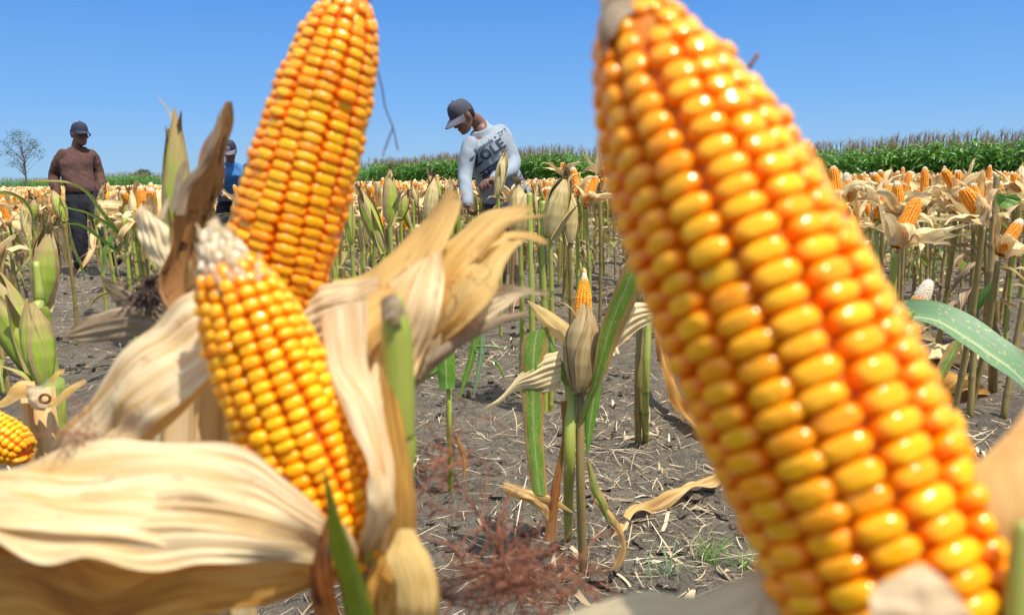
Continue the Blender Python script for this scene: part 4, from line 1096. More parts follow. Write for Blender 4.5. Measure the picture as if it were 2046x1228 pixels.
def head_geo(g, c, f, u):
    """head with brow, nose, lips, chin and ears; c centre, f forward, u up"""
    s = f.cross(u).normalized(); f = f.normalized(); u = u.normalized()
    #      height, half width, front, back
    T = [(-.118, .022, .070, -.028), (-.108, .040, .082, -.002), (-.090, .052, .088, .020), (-.065, .060, .087, .050), (-.04, .066, .086, .075), (-.012, .071, .084, .09),
         (.012, .072, .083, .098), (.03, .073, .090, .102), (.055, .073, .088, .104), (.08, .068, .076, .098), (.10, .054, .055, .08), (.115, .030, .028, .05)]
    secs = [(c + u * h + f * ((fr - bk) / 2), s * w_, f * ((fr + bk) / 2)) for h, w_, fr, bk in T]
    loft(g, secs, 22)
    limb(g, [c + f * .088 + u * .02, c + f * .108 - u * .018, c + f * .104 - u * .026], [.009, .013, .014], 8, 6)        # nose
    ball(g, c + f * .088 - u * .058, (.024, .012, .008), np.column_stack([s, f, u]))      # lips
    ball(g, c + f * .086 - u * .070, (.022, .011, .008), np.column_stack([s, f, u]))
    ball(g, c + f * .076 - u * .10, (.026, .016, .016), np.column_stack([s, f, u]))      # chin
    ball(g, c + f * .084 + u * .032, (.055, .012, .010), np.column_stack([s, f, u]))      # brow
    for q in (-1, 1):
        ball(g, c + s * q * .074 - f * .005 - u * .005, (.008, .020, .034), np.column_stack([s, f, u]))
        ball(g, c + s * q * .045 + f * .070 - u * .02, (.02, .018, .018), np.column_stack([s, f, u]))      # cheek bone
def face_parts(root, c, f, u, body):
    s = f.cross(u).normalized()
    for q in (-1, 1):
        g = Geo(); ball(g, c + s * q * .031 + f * .080 + u * .006, (.013, .008, .006), np.column_stack([s, f, u])); o = part(g, 'eye', M_eye, root)
    # short dark hair under the cap
    g = Geo(); T = [(-.045, .060, -.02, .085), (-.02, .070, -.0, .097), (.01, .0765, .02, .104), (.04, .0775, .04, .107)]
    loft(g, [(c + u * h + f * ((fr - bk) / 2), s * w_, f * ((fr + bk) / 2)) for h, w_, fr, bk in T], 20); part(g, 'hair', M_hair, root)
def cap(root, c, f, u, mt, mb, tilt=.0, brim_len=.075, emblem=False):
    s = f.cross(u).normalized(); g = Geo(); n, m = 28, 12
    a = np.linspace(0, 2 * math.pi, n, endpoint=False)
    V = []
    for i in range(m):
        t = i / (m - 1); h = .028 + .100 * math.sin(t * math.pi / 2); k = math.cos(t * math.pi / 2) ** .62
        front = np.cos(a) > 0
        rx = .080 * k; ry = np.where(front, .097, .109) * k
        hh = h + .012 * np.cos(a) * (1 - k)
        V.append(np.array([tuple(c + u * float(hh[j]) + f * float(np.cos(a[j]) * ry[j] + .002) + s * float(np.sin(a[j]) * rx)) for j in range(n)]))
    V = np.stack(V, 1).reshape(-1, 3)
    C = np.zeros((n * m, 4)); C[:, 0] = np.repeat(a / 6.283, m); C[:, 3] = 1
    g.add(V, [grid_faces(n, m, True)], C)
    cp = part(g, 'cap', mt, root)
    # visor: curved board with thickness
    g = Geo(); nu, nv = 17, 8; top = []; bot = []
    for i in range(nu):
        q = (i / (nu - 1) - .5) * 2; an = q * 1.28
        for j in range(nv):
            t = j / (nv - 1)
            base = c + f * (.100 * math.cos(an)) + s * (.083 * math.sin(an)) + u * .034
            ext = f * (brim_len * math.cos(q * 1.45) ** .6 * t) - u * (.010 * t + .026 * q * q * t + .012 * t * t) + u * .004 * (1 - q * q)
            top.append(tuple(base + ext)); bot.append(tuple(base + ext - u * .0035))
    nn = nu * nv
    g.add(np.array(top + bot), [grid_faces(nu, nv), grid_faces(nu, nv)[:, ::-1] + nn, np.array([[i * nv + nv - 1, (i + 1) * nv + nv - 1, (i + 1) * nv + nv - 1 + nn, i * nv + nv - 1 + nn] for i in range(nu - 1)])], (0, 0, 0))
    o = g.build('visor', mb); o.data.transform(Matrix.Translation(-root.location)); o.parent = cp
    g = Geo(); ball(g, c + u * .137, (.008, .008, .004)); o = g.build('button', mt); o.data.transform(Matrix.Translation(-root.location)); o.parent = cp
    if emblem:
        g = Geo(); ec = c + f * .106 + u * .075; fe = (f + u * .35).normalized(); ue = (u - f * .35).normalized()
        ring = [ec + s * .020 * math.cos(t) + ue * .020 * math.sin(t) for t in np.linspace(0, 6.283, 25)]
        tube(g, ring, .0022, n=6, raw=True); tube(g, [ec - s * .011, ec + s * .011], .0022, n=6, nv=3); tube(g, [ec - ue * .013, ec + ue * .013], .0022, n=6, nv=3)
        o = g.build('emblem', M_white); o.data.transform(Matrix.Translation(-root.location)); o.parent = cp
    return cp
def hand(g, wrist, d, n, grip=.5, side=1, size=1.0):
    """palm with five bent fingers; d = pointing direction, n = palm normal, side = thumb side sign"""
    d = d.normalized(); n = (n - d * n.dot(d)).normalized(); s = d.cross(n) * side
    palm = wrist + d * .045 * size
    ball(g, palm, (.042 * size, .046 * size, .017 * size), np.column_stack([s, d, n]))
    ball(g, wrist + d * .012, (.026, .03, .02), np.column_stack([s, d, n]))
    for k, (off, L) in enumerate(((.030, .072), (.010, .080), (-.011, .075), (-.031, .060))):
        p = wrist + d * (.082 - .006 * abs(k - 1)) * size + s * off * size; q = d.copy(); pts = [p - d * .02]; ang = 0
        for seg in (.42, .33, .25):
            pts.append(p.copy()); ang += grip * (1.1 + .12 * k); dd = d * math.cos(ang) + n * math.sin(ang); p = p + dd * L * seg * size
        pts.append(p); tube(g, pts, [.0095 * size, .0092 * size, .0085 * size, .0065 * size], n=8, nv=12); ball(g, p, (.0066 * size,) * 3)
    p0 = wrist + d * .025 + s * .030; p1 = p0 + (d * .6 + s * .55 + n * .3 * grip).normalized() * .035; p2 = p1 + (d * .8 + s * .1 + n * (.4 + grip)).normalized() * .034
    tube(g, [p0 - s * .01, p1, p2], [.013, .0115, .008], n=8, nv=10); ball(g, p2, (.008,) * 3)
def foot(g, ankle, f, up=V3(0, 0, 1), r=.035):
    s = f.cross(up).normalized(); h = ankle.z - hgt(ankle.x, ankle.y)
    loft(g, [(ankle - f * .055 - up * (h - .03), s * .024, up * .026), (ankle - f * .03 - up * (h - .036), s * .031, up * .035), (ankle + f * .05 - up * (h - .03), s * .036, up * .030), (ankle + f * .12 - up * (h - .02), s * .044, up * .02), (ankle + f * .16 - up * (h - .013), s * .036, up * .013)], 14)

M_skin = mat_simple('skin_brown', (.19, .088, .052), (.13, .058, .036), 40, .5, .15, .001)
M_hair = mat_simple('hair_black', (.012, .010, .009), None, 200, .7, .3, .001)
M_eye = mat_simple('eye', (.03, .02, .018), (.02, .015, .01), 50, .25, 0)
M_navy = mat_simple('navy_cloth', (.020, .022, .045), (.014, .015, .032), 160, .85, .25, .0006)
M_capg = mat_simple('charcoal_cloth', (.050, .048, .066), (.036, .034, .05), 160, .85, .25, .0006)
M_capb = mat_simple('worn_grey_visor', (.13, .125, .15), (.09, .085, .105), 120, .85, .25, .0006)
M_brown = mat_simple('brown_knit', (.085, .036, .025), (.065, .027, .019), 26, .9, .4, .004)
M_dark = mat_simple('dark_trouser_cloth', (.008, .009, .013), (.005, .006, .009), 18, .9, .4, .004)
M_grey = mat_simple('pale_grey_shirt', (.25, .285, .32), (.20, .235, .27), 16, .9, .4, .005)
M_blue = mat_simple('blue_shirt', (.05, .19, .42), (.035, .14, .33), 18, .9, .4, .004)
M_white = mat_simple('white_print', (.6, .62, .62), None, 100, .8, 0)
M_print = mat_simple('dark_print', (.035, .045, .065), (.025, .032, .048), 60, .8, 0)
M_shoe = mat_simple('grey_shoe', (.10, .11, .12), (.05, .05, .06), 40, .7, .2)

def folds_fn(seed, amp, axis=(0, 0, 1), f1=9, f2=22):
    o = Vector((seed * 3.1, seed, 0))
    def fn(p):
        q = Vector((p.x * f1, p.y * f1, p.z * f1 * .45)) + o
        a = mnoise.noise(q + Vector((0, 0, 1.2 * mnoise.noise(p * 4))))
        b = mnoise.noise(Vector((p.x * f2 + p.z * 10, p.y * f2, p.z * f2 * .8)) + o)
        return amp * ((1 - abs(a) * 2.2) * .8 + b * .7)
    return fn

def man_brown():
    D = 8.15
    def W(x, y, dd=0): return P(x, y, D + dd)
    A1, A2 = W(160, 532, 0), W(232, 524, -.15)
    ft = GP(165, 546); ft2 = GP(236, 538)
    root = thing('person', 'man in brown long sleeved shirt, navy cap and black trousers standing upright in the maize', 'person', (ft.x, ft.y, 0))
    f = Vector((.52, -.80, 0)).normalized(); s = Vector((-f.y, f.x, 0)) * -1     # facing camera, turned to the right
    up = V3(0, 0, 1); hc = W(159, 268)
    hf = (Vector((.80, -.58, -.10))).normalized(); hu = (up + Vector((.10, -.02, 0))).normalized(); hu = (hu - hf * hu.dot(hf)).normalized()
    neck = W(154, 292, .03); chest = W(152, 330); waist = W(163, 375); hip = W(168, 402)
    rt = RGT.copy(); rt.z = 0; rt.normalize(); sv = (rt * .93 + Vector((0, .36, 0))).normalized(); fv = sv.cross(up) * -1
    fv = Vector((sv.y, -sv.x, 0))
    shR = W(123, 311, -.08); shL = W(184, 310, .12)
    # ---- skin body
    g = Geo(); head_geo(g, hc, hf, hu)
    limb(g, [hc - hu * .05 - hf * .02, neck, neck - up * .06], [.052, .055, .06], 12, 8)
    loft(g, [(neck - up * .03, sv * .07, fv * .06), (shR.lerp(shL, .5) - up * .02, sv * .17, fv * .09), (chest, sv * .15, fv * .10), (waist, sv * .13, fv * .10), (hip, sv * .14, fv * .10)], 16)
    elR = W(108, 352, -.02); wrR = W(114, 392, -.12); elL = W(199, 350, .18); wrL = W(205, 388, .02)
    hipR, hipL = W(152, 402, -.04), W(186, 402, .06); knR, knL = W(159, 468, -.05), W(208, 462, -.1)
    for a, b, c_ in ((shR, elR, wrR), (shL, elL, wrL)): limb(g, [a, b, c_], [.045, .036, .026])
    hand(g, wrR, (wrR - elR).normalized() + V3(.1, 0, 0), V3(1, 0, 0), .35, 1, .95); hand(g, wrL, (V3(.25, -.1, -1)), V3(-1, -.4, 0), .45, -1, .95)
    for a, b, c_ in ((hipR, knR, A1), (hipL, knL, A2)): limb(g, [a, b, c_], [.07, .05, .036])
    body = fused(g, 'body', M_skin, root, .0075, 2)
    face_parts(root, hc, hf, hu, body); cap(root, hc, hf, hu, M_navy, M_navy, brim_len=.08)
    # ---- shirt
    g = Geo()
    loft(g, [(neck - up * .012, sv * .070, fv * .066), (neck - up * .03, sv * .10, fv * .08), (neck - up * .06, sv * .15, fv * .10), (shR.lerp(shL, .5) + up * .0, sv * .175, fv * .11), (chest + up * .02 + fv * .01, sv * .165, fv * .12), (chest - up * .07 + fv * .02, sv * .155, fv * .125), (waist + fv * .025, sv * .148, fv * .125), (waist - up * .05 + fv * .02, sv * .152, fv * .122)], 20)
    for a, b, c_ in ((shR, elR, wrR - (wrR - elR) * .10), (shL, elL, wrL - (wrL - elL) * .12)): limb(g, [a + (neck - a) * .10, a + (b - a) * .25, b, c_], [.058, .060, .050, .040], 14, 20)
    fused(g, 'shirt', M_brown, root, .009, 5, folds_fn(1, .008))
    # ---- trousers
    g = Geo(); loft(g, [(waist - up * .02, sv * .158, fv * .118), (hip, sv * .172, fv * .125), (hip - up * .10, sv * .168, fv * .12)], 18)
    limb(g, [hipR + up * .0, knR, A1 + up * .02], [.094, .076, .066], 14, 20); limb(g, [hipL, knL, A2 + up * .03], [.094, .075, .062], 14, 20)
    fused(g, 'trousers', M_dark, root, .010, 4, folds_fn(2, .009, f1=7, f2=16))
    for A in (A1, A2):
        g = Geo(); foot(g, A, fv * .8 + sv * .5); o = fused(g, 'shoe', M_shoe, root, .008, 2)
man_brown()

def man_blue():
    D = 9.0
    def W(x, y, dd=0): return P(x, y, D + dd)
    ft = GP(455, 528)
    root = thing('person', 'man in blue shirt and navy cap with round emblem, half hidden by tall cob', 'person', (ft.x, ft.y, 0))
    up = V3(0, 0, 1); hc = W(459, 301); hf = Vector((.18, -.9, -.42)).normalized(); hu = (up - hf * up.dot(hf)).normalized()
    neck = W(460, 322, .10); sh = W(462, 338, .16); waist = W(462, 385, .34); hip = W(464, 410, .42)
    sv = Vector((.97, .2, 0)).normalized(); fv = Vector((sv.y, -sv.x, 0))
    shR = sh - sv * .19; shL = sh + sv * .19
    g = Geo(); head_geo(g, hc, hf, hu); limb(g, [hc - hu * .06 - hf * .03, neck, sh], [.05, .055, .06], 12, 8)
    elR = W(432, 372, .05); wrR = W(448, 395, -.3); elL = W(500, 372, .05); wrL = W(480, 395, -.3)
    loft(g, [(sh, sv * .16, fv * .09), (waist, sv * .13, fv * .10), (hip, sv * .14, fv * .10)], 16)
    for a, b, c_ in ((shR, elR, wrR), (shL, elL, wrL)): limb(g, [a, b, c_], [.045, .036, .026])
    hand(g, wrR, V3(.2, -1, .1), V3(1, 0, 0), .8, 1); hand(g, wrL, V3(-.2, -1, .1), V3(-1, 0, 0), .8, -1)
    hipR, hipL = hip - sv * .09, hip + sv * .09; A1 = Vector((ft.x - .12, ft.y, .09)); A2 = Vector((ft.x + .14, ft.y + .05, .09))
    knR = (hipR + A1) / 2 + V3(0, -.08, 0); knL = (hipL + A2) / 2 + V3(0, -.08, 0)
    for a, b, c_ in ((hipR, knR, A1), (hipL, knL, A2)): limb(g, [a, b, c_], [.07, .05, .036])
    body = fused(g, 'body', M_skin, root, .008, 2); face_parts(root, hc, hf, hu, body); cap(root, hc, hf, hu, M_navy, M_capb, emblem=True)
    g = Geo(); loft(g, [(neck - up * .02, sv * .08, fv * .07), (sh + up * .02, sv * .17, fv * .10), (sh - up * .08, sv * .20, fv * .125), (waist, sv * .17, fv * .13), (hip, sv * .175, fv * .13)], 20)
    fused(g, 'shirt', M_blue, root, .010, 4, folds_fn(3, .008))
    for a, b, c_ in ((shR, elR, wrR), (shL, elL, wrL)):
        g = Geo(); limb(g, [a, b, c_ - (c_ - b) * .15], [.068, .055, .043], 14, 20); fused(g, 'sleeve', M_navy, root, .010, 4, folds_fn(4, .006))
    g = Geo(); tube(g, E((441, 322), (450, 336), d=D - .12), .008, n=6, nv=6); tube(g, E((440, 342), (446, 362), (440, 372), d=D - .1), .009, n=6, nv=8); part(g, 'trim', M_white, root)
    g = Geo(); limb(g, [hipR, knR, A1], [.092, .074, .062], 14, 16); limb(g, [hipL, knL, A2], [.092, .074, .062], 14, 16); loft(g, [(waist - up * .1, sv * .16, fv * .12), (hip - up * .08, sv * .17, fv * .12)], 16)
    fused(g, 'trousers', M_dark, root, .012, 3)
    for A in (A1, A2): g = Geo(); foot(g, A, fv); fused(g, 'shoe', M_shoe, root, .009, 2)
man_blue()

def man_grey():
    D = 5.75
    def W(x, y, dd=0): return P(x, y, D + dd)
    ft = GP(1030, 602)
    root = thing('person', 'man in pale grey printed shirt and dark cap bending over a maize ear, barefoot', 'person', (ft.x, ft.y, 0))
    up = V3(0, 0, 1)
    hc = W(924, 232, -.02); hf = Vector((-.60, -.50, -.62)).normalized(); hu = (Vector((-.18, -.12, 1)) - hf * Vector((-.18, -.12, 1)).dot(hf)).normalized()
    neck = W(956, 246, .10); collar = W(962, 262, .10)
    axis = (W(968, 258, .12) - W(1015, 392, .42)).normalized()
    sv = (RGT * .90 + Vector((0, .34, .34))).normalized(); sv = (sv - axis * sv.dot(axis)).normalized(); fv = sv.cross(axis) * -1
    if fv.y > 0: fv = -fv
    chest = W(975, 300, .12); waist = W(994, 352, .24); hip = W(1008, 394, .34)
    shR = W(937, 293, -.02); shL = W(1006, 264, .20)
    elR = W(930, 352, -.05); wrR = W(934, 408, -.22); elL = W(1026, 330, .14); wrL = W(982, 361, -.34)
    g = Geo(); head_geo(g, hc, hf, hu)
    limb(g, [hc - hu * .03 - hf * .045, neck, collar], [.052, .056, .062], 12, 8)
    loft(g, [(collar, sv * .10, fv * .07), (chest + axis * .08, sv * .15, fv * .09), (chest, sv * .14, fv * .095), (waist, sv * .125, fv * .09), (hip, sv * .13, fv * .095)], 16)
    for a, b, c_ in ((shR, elR, wrR), (shL, elL, wrL)): limb(g, [a, b, c_], [.045, .036, .027])
    hand(g, wrL, (W(952, 366, -.46) - wrL), V3(.1, -.35, -1), .75, -1, 1.08); hand(g, wrR, V3(.2, -.5, -.7), V3(.9, -.2, 0), .7, 1, 1.0)
    hipR, hipL = W(990, 405, .34), W(1022, 402, .42); A1 = W(1003, 578, .30); A2 = W(1037, 575, .02)
    knR, knL = W(992, 488, .16), W(1032, 480, .18)
    for a, b, c_ in ((hipR, knR, A1), (hipL, knL, A2)): limb(g, [a, a.lerp(b, .5), b, b.lerp(c_, .35) - V3(0, -.02, 0), c_], [.072, .062, .048, .050, .030], 14, 20)
    foot(g, A2, Vector((-.25, -.95, 0)).normalized()); foot(g, A1, Vector((-.25, -.95, 0)).normalized())
    for A in (A1, A2):
        h = hgt(A.x, A.y); ff = Vector((-.25, -.95, 0)).normalized(); ss = ff.cross(up)
        for k in range(5):
            q = Vector((A.x, A.y, h + .012)) + ff * (.165 - .012 * abs(k - 1)) + ss * (.030 - k * .015); limb(g, [q - ff * .02, q + ff * .012], [.009, .0085], 8, 4)
    body = fused(g, 'body', M_skin, root, .0070, 2); face_parts(root, hc, hf, hu, body); cap(root, hc, hf, hu, M_capg, M_capb, brim_len=.085)
    g = Geo()
    loft(g, [(collar + axis * .02, sv * .078, fv * .07), (collar - axis * .02, sv * .12, fv * .09), (chest + axis * .09, sv * .178, fv * .115), (chest + axis * .02 + fv * .01, sv * .180, fv * .132), (waist + axis * .08 + fv * .01, sv * .176, fv * .138), (waist, sv * .182, fv * .14), (hip + axis * .02 + sv * .02, sv * .188, fv * .142), (hip - axis * .06 + sv * .03, sv * .20, fv * .15)], 22)
    # the open hood and collar flap round the neck
    limb(g, [neck + sv * .055 - axis * .02, collar + sv * .03 + fv * .07 - axis * .02, collar - sv * .01 + fv * .095 - axis * .07], [.02, .02, .012], 8, 8)
    limb(g, [neck - sv * .06 - axis * .05, collar - sv * .045 + fv * .07 - axis * .04, collar - sv * .01 + fv * .095 - axis * .07], [.018, .018, .012], 8, 8)
    for a, b, c_ in ((shR, elR, wrR - (wrR - elR) * .05), (shL, elL, wrL - (wrL - elL) * .12)): limb(g, [a + (collar - a) * .15, a + (b - a) * .2, b, c_], [.062, .060, .052, .039], 14, 22)
    sh = fused(g, 'shirt', M_grey, root, .008, 5, folds_fn(5, .006, f1=7, f2=15))
    # trousers, rolled above the knee
    g = Geo(); loft(g, [(waist - axis * .02, sv * .15, fv * .11), (hip, sv * .165, fv * .12), (hip - up * .10, sv * .165, fv * .12)], 18)
    for a, b in ((hipR, knR), (hipL, knL)): limb(g, [a, a.lerp(b, .5), a.lerp(b, .86)], [.092, .088, .080], 14, 14)
    fused(g, 'shorts', M_dark, root, .010, 3, folds_fn(6, .008))
    # writing on the shirt, laid onto the cloth
    me = sh.data; bvh = BVHTree.FromPolygons([v.co + root.location for v in me.vertices], [tuple(p.vertices) for p in me.polygons])
    vt = (W(975, 320, 0) - CAM).normalized()
    # text baseline follows the chest, rising to the right as the man leans
    tx = (P(998, 292, D) - P(944, 330, D)); tx.normalize(); ty = (UPV - tx * UPV.dot(tx)).normalized()
    def lay(verts2d, faces, origin, sx, name, mat, lift=.006):
        V = []; 
        for (a_, b_) in verts2d:
            p = origin + tx * (a_ * sx) + ty * (b_ * sx); h = bvh.ray_cast(CAM, (p - CAM).normalized())
            q = (h[0] - (p - CAM).normalized() * lift) if h[0] else p
            V.append(tuple(q))
        gg = Geo(); gg.add(np.array(V), [np.array([f]) for f in faces], (0, 0, 0)); o = gg.build(name, mat, smooth=False)
        o.data.transform(Matrix.Translation(-root.location)); o.parent = sh; return o
    def text(body_, size, px, py, name='lettering', bold=0.0, mat=M_print, xs=1.0):
        fc = bpy.data.curves.new('t', 'FONT'); fc.body = body_; fc.size = 1; fc.offset = bold; fc.resolution_u = 3; fc.space_character = 1.0 + bold * 3
        o = bpy.data.objects.new('t', fc); COL.objects.link(o); dg = bpy.context.evaluated_depsgraph_get(); dg.update()
        m_ = bpy.data.meshes.new_from_object(o.evaluated_get(dg)); bpy.data.objects.remove(o)
        import bmesh
        bm = bmesh.new(); bm.from_mesh(m_); bmesh.ops.triangulate(bm, faces=bm.faces[:])
        for _ in range(3):
            ee = [e for e in bm.edges if e.calc_length() > .25]
            if ee: bmesh.ops.subdivide_edges(bm, edges=ee, cuts=1); bmesh.ops.triangulate(bm, faces=[f_ for f_ in bm.faces if len(f_.verts) > 3])
        bm.verts.index_update()
        return lay([(v.co.x * xs, v.co.y) for v in bm.verts], [[v.index for v in f_.verts] for f_ in bm.faces], P(px, py, D), size, name, mat)
    text('Fungisida + ZPT', .043, 951, 306, bold=.014)
    text('ZOLE', .112, 950, 335, bold=.030, xs=1.0)
    # dark band below with pale marks
    n1, n2 = 16, 5
    pts = [(i / (n1 - 1) * .235, -j / (n2 - 1) * .055) for i in range(n1) for j in range(n2)]
    lay(pts, grid_faces(n1, n2).tolist(), P(958, 346, D), 1.0, 'print_band', M_print)
    text('~ v ~', .05, 962, 354, name='print_mark', mat=M_white)
man_grey()

# ------------------------------------------------------------------ plants one can tell apart in the middle distance
def ground_under(p): return Vector((p.x, p.y, hgt(p.x, p.y) - .01))
def hero_peeled(label, tip, base, d, husks, Rc=.0245, rows=14, seed=1, white=.04, foot=None, stalk=M_st_tan, sr=.012, d2=None, tone=.1, detail=True, stub=None, mat=M_husk_field):
    b = P(base[0], base[1], d); t = P(tip[0], tip[1], d2 or d)
    f = ground_under(GP(*foot) if foot else b + Vector((.03 * math.sin(seed), .05, 0)))
    root = thing('husked_maize_plant', label, 'maize plant', f, 'peeled maize plants'); root['group'] = 'peeled maize plants in front of the field'
    M, L = frame_from_axis(b, t, seed)
    cb = cob_geo(L, Rc, rows=rows, pitch=.0056, seg=10, rings=4, seed=seed, whitetip=white)
    part(xf(cb, M), 'cob', M_ker_f, root)
    M2, _ = frame_from_axis(b, t, 0)
    for k, (az, LL, W, rise, drop, tn) in enumerate(husks):
        part(xf(husk_leaf(math.radians(az), LL, W, rise=rise, drop=drop, tone=tn, seed=seed * 7 + k, nu=15, nv=28, fray=.25, sway=.15 * math.sin(k * 3 + seed)), M2), 'husk_leaf', M_leaf if tn > .9 else mat, root)
    g = Geo(); mid = f.lerp(b, .5) + Vector((.01, 0, 0)); tube(g, [f, mid, b.lerp(f, .04) - Vector((0, -.004, 0))], [sr, sr * .95, sr * .85], n=12, node=.12, seed=seed)
    if stub: tube(g, [b.lerp(f, .05) + Vector((.015, .01, 0)), P(stub[0], stub[1], d + .03)], [sr * .8, sr * .6], n=10, node=.1)
    part(g, 'stalk', stalk, root)
    return root
def hero_closed(label, tip, base, d, w, brown=.4, foot=None, stalk=M_st_green, seed=1, sr=.011, d2=None, silk=True):
    b = P(base[0], base[1], d); t = P(tip[0], tip[1], d2 or d)
    f = ground_under(GP(*foot) if foot else b + Vector((.02 * math.sin(seed * 3), .04, 0)))
    root = thing('unhusked_maize_plant', label, 'maize plant', f, 'closed maize ears in front of the field')
    M, L = frame_from_axis(b, t, seed * 1.3); R = w / 2 / FPX * d * 1.0
    for gg, tone in closed_ear(L, R, seed, nu=19, nv=34, brown=brown, layers=5):
        part(xf(gg, M), 'husk_leaf', M_closed_dry if tone > .5 else M_closed, root)
    if silk: part(silk_tuft(t + (b - t) * .03, t - b, R * 1.3, 30, .0007, .5, seed), 'silk', M_silk, root)
    g = Geo(); tube(g, [f, f.lerp(b, .5) + Vector((.008, 0, 0)), b.lerp(t, .06)], [sr, sr, sr * .85], n=12, node=.12, seed=seed); part(g, 'stalk', stalk, root)
    return root
H6 = lambda s=0: [(0 + s, .20, .055, .2, .9, .1), (60 + s, .17, .06, .1, 1.6, .25), (120 + s, .19, .055, .0, 1.3, -.1), (185 + s, .22, .055, .25, .8, .05), (250 + s, .18, .06, .1, 1.5, .3), (310 + s, .2, .05, .1, 1.1, .15)]
hero_peeled('orange cob with dark rotten tip, long cream husks spreading right, beside nearest cob', (1834, 396), (1790, 492), 2.55, [(180, .30, .06, .35, .35, .0), (150, .2, .05, .1, .9, -.1), (0, .19, .05, .0, .9, -.1), (30, .17, .05, 0, 1.4, -.2), (70, .17, .06, -.1, 2.0, .2), (110, .16, .055, -.2, 2.3, .1), (270, .2, .06, .2, .9, .3)], Rc=.028, seed=3, white=.0, stalk=M_st_green, sr=.014)
hero_peeled('stout orange cob leaning left, broad cream husks drooping both sides, near the right edge', (1922, 376), (1968, 436), 2.75, [(0, .22, .07, .1, .7, -.1), (25, .2, .06, .0, 1.2, .0), (90, .14, .06, .3, .2, .2), (180, .14, .06, .1, 1.2, .1), (60, .15, .07, -.1, 1.9, .1)], Rc=.029, seed=4)
hero_peeled('orange cob with frosted tip leaning right beside thick stalk at right edge', (2040, 438), (1998, 508), 2.8, [(150, .2, .065, -.1, .9, .0), (0, .17, .05, .6, .1, .4), (60, .12, .05, .0, 1.5, .2), (200, .2, .06, .1, .9, .0)], Rc=.024, seed=5, white=.16)
hero_peeled('tall upright orange cob with green stub in front, just right of the nearest cob', (1664, 332), (1676, 412), 3.3, H6(10), Rc=.027, seed=6, stub=(1676, 350), stalk=M_st_green)
hero_peeled('pinkish weathered cob standing behind the yellow green husk', (1690, 345), (1697, 402), 3.7, H6(40), seed=7, white=.3)
hero_peeled('upright orange cob with long pale tip among curled cream husks', (1791, 362), (1799, 425), 3.4, H6(20), seed=8, white=.14)
hero_peeled('orange cob leaning left behind curled pale husk loops', (1744, 345), (1768, 392), 3.9, H6(70), seed=9, white=.1)
hero_peeled('long orange cob leaning left above a bright white folded husk', (1885, 338), (1915, 388), 3.7, H6(0), seed=10)
hero_peeled('orange cob leaning left close to the right picture edge', (2024, 346), (2040, 382), 4.3, H6(30), seed=11)
hero_peeled('low cob with pale underdeveloped tip behind the bluish green arched leaf', (1858, 560), (1806, 668), 2.2, [(20, .15, .05, .1, 1.2, .1), (200, .15, .05, .1, 1.4, .1), (80, .15, .05, 0, 1.8, .3)], Rc=.026, seed=12, white=.34)
hero_peeled('upright orange cob with white tip, left one of the pair right of the bent man', (1145, 334), (1150, 392), 4.3, H6(10), Rc=.027, seed=13, white=.1, stub=(1158, 345), stalk=M_st_green)
hero_peeled('upright orange cob over pink veined pale husk, right one of the pair', (1192, 352), (1170, 408), 4.2, [(180, .2, .06, -.1, 1.0, .0), (150, .22, .07, -.1, 1.5, .15), (90, .15, .06, .0, 1.6, .2), (0, .16, .05, .1, 1.2, .1), (200, .24, .04, .1, .9, .2)], Rc=.027, seed=14, stalk=M_st_green)
hero_peeled('orange cob leaning right with white husks, touching the left outline of the nearest cob', (1215, 318), (1196, 352), 4.8, H6(50), Rc=.027, seed=15)
hero_peeled('high orange cob with loose cream husk, highest of those left of the nearest cob', (1124, 325), (1128, 350), 5.4, H6(20), seed=16)
hero_peeled('orange cob with white tip leaning left in front of the grey shirt hem', (1006, 375), (1024, 398), 5.0, H6(90), seed=17, white=.16)
hero_closed('large brown and green closed ear leaning right, left of the upright orange cob pair', (1131, 345), (1097, 474), 2.95, 50, .65, seed=21)
hero_closed('tan closed ear standing upright in front of the larger leaning brown green ear', (1136, 372), (1138, 486), 3.0, 38, .85, seed=22, stalk=M_st_tan)
hero_closed('dry tan closed ear with ragged tip beside the grey shirt hem', (1038, 362), (1038, 470), 3.2, 46, .95, seed=23)
hero_closed('green brown closed ear directly in front of the bent man chest', (1007, 302), (994, 390), 4.4, 23, .15, seed=24)
hero_closed('dark tipped brown closed ear, tallest between the leaning cob and the bent man', (779, 338), (778, 446), 3.4, 32, .85, seed=25)
hero_closed('long green closed ear leaning strongly left, right of the leaning cob', (716, 374), (766, 502), 2.8, 36, .12, seed=26)
hero_closed('brown closed ear with green base left of the bent man', (866, 350), (856, 446), 3.9, 30, .7, seed=27)
hero_closed('dark green closed ear leaning left beside the brown closed ear', (857, 345), (882, 402), 4.6, 26, .1, seed=28)
hero_closed('slim green closed ear nearest the right side of the leaning cob', (694, 388), (702, 486), 3.4, 22, .1, seed=29)
hero_closed('slender brown ear above a thin tan stalk next to the leaning cob', (678, 362), (674, 412), 4.8, 20, .9, seed=30, stalk=M_st_tan)
hero_closed('light green ear leaning right between two brown closed ears', (815, 382), (800, 440), 4.2, 22, .2, seed=31)
hero_closed('yellow green closed ear low beside the leaning cob', (655, 430), (664, 520), 2.9, 26, .15, seed=32)
hero_closed('tall green closed ear right of the brown shirted man', (252, 386), (264, 470), 4.3, 24, .12, seed=33)
hero_closed('green closed ear with tan tip, behind another right of the brown shirted man', (283, 400), (272, 480), 4.0, 26, .3, seed=34)
hero_closed('yellowish green closed ear leaning left in front of the brown shirted man', (104, 380), (128, 440), 4.4, 26, .35, seed=35, stalk=M_st_tan)
hero_closed('pale tipped closed ear in front of black trousers', (200, 392), (208, 450), 4.6, 22, .6, seed=36)
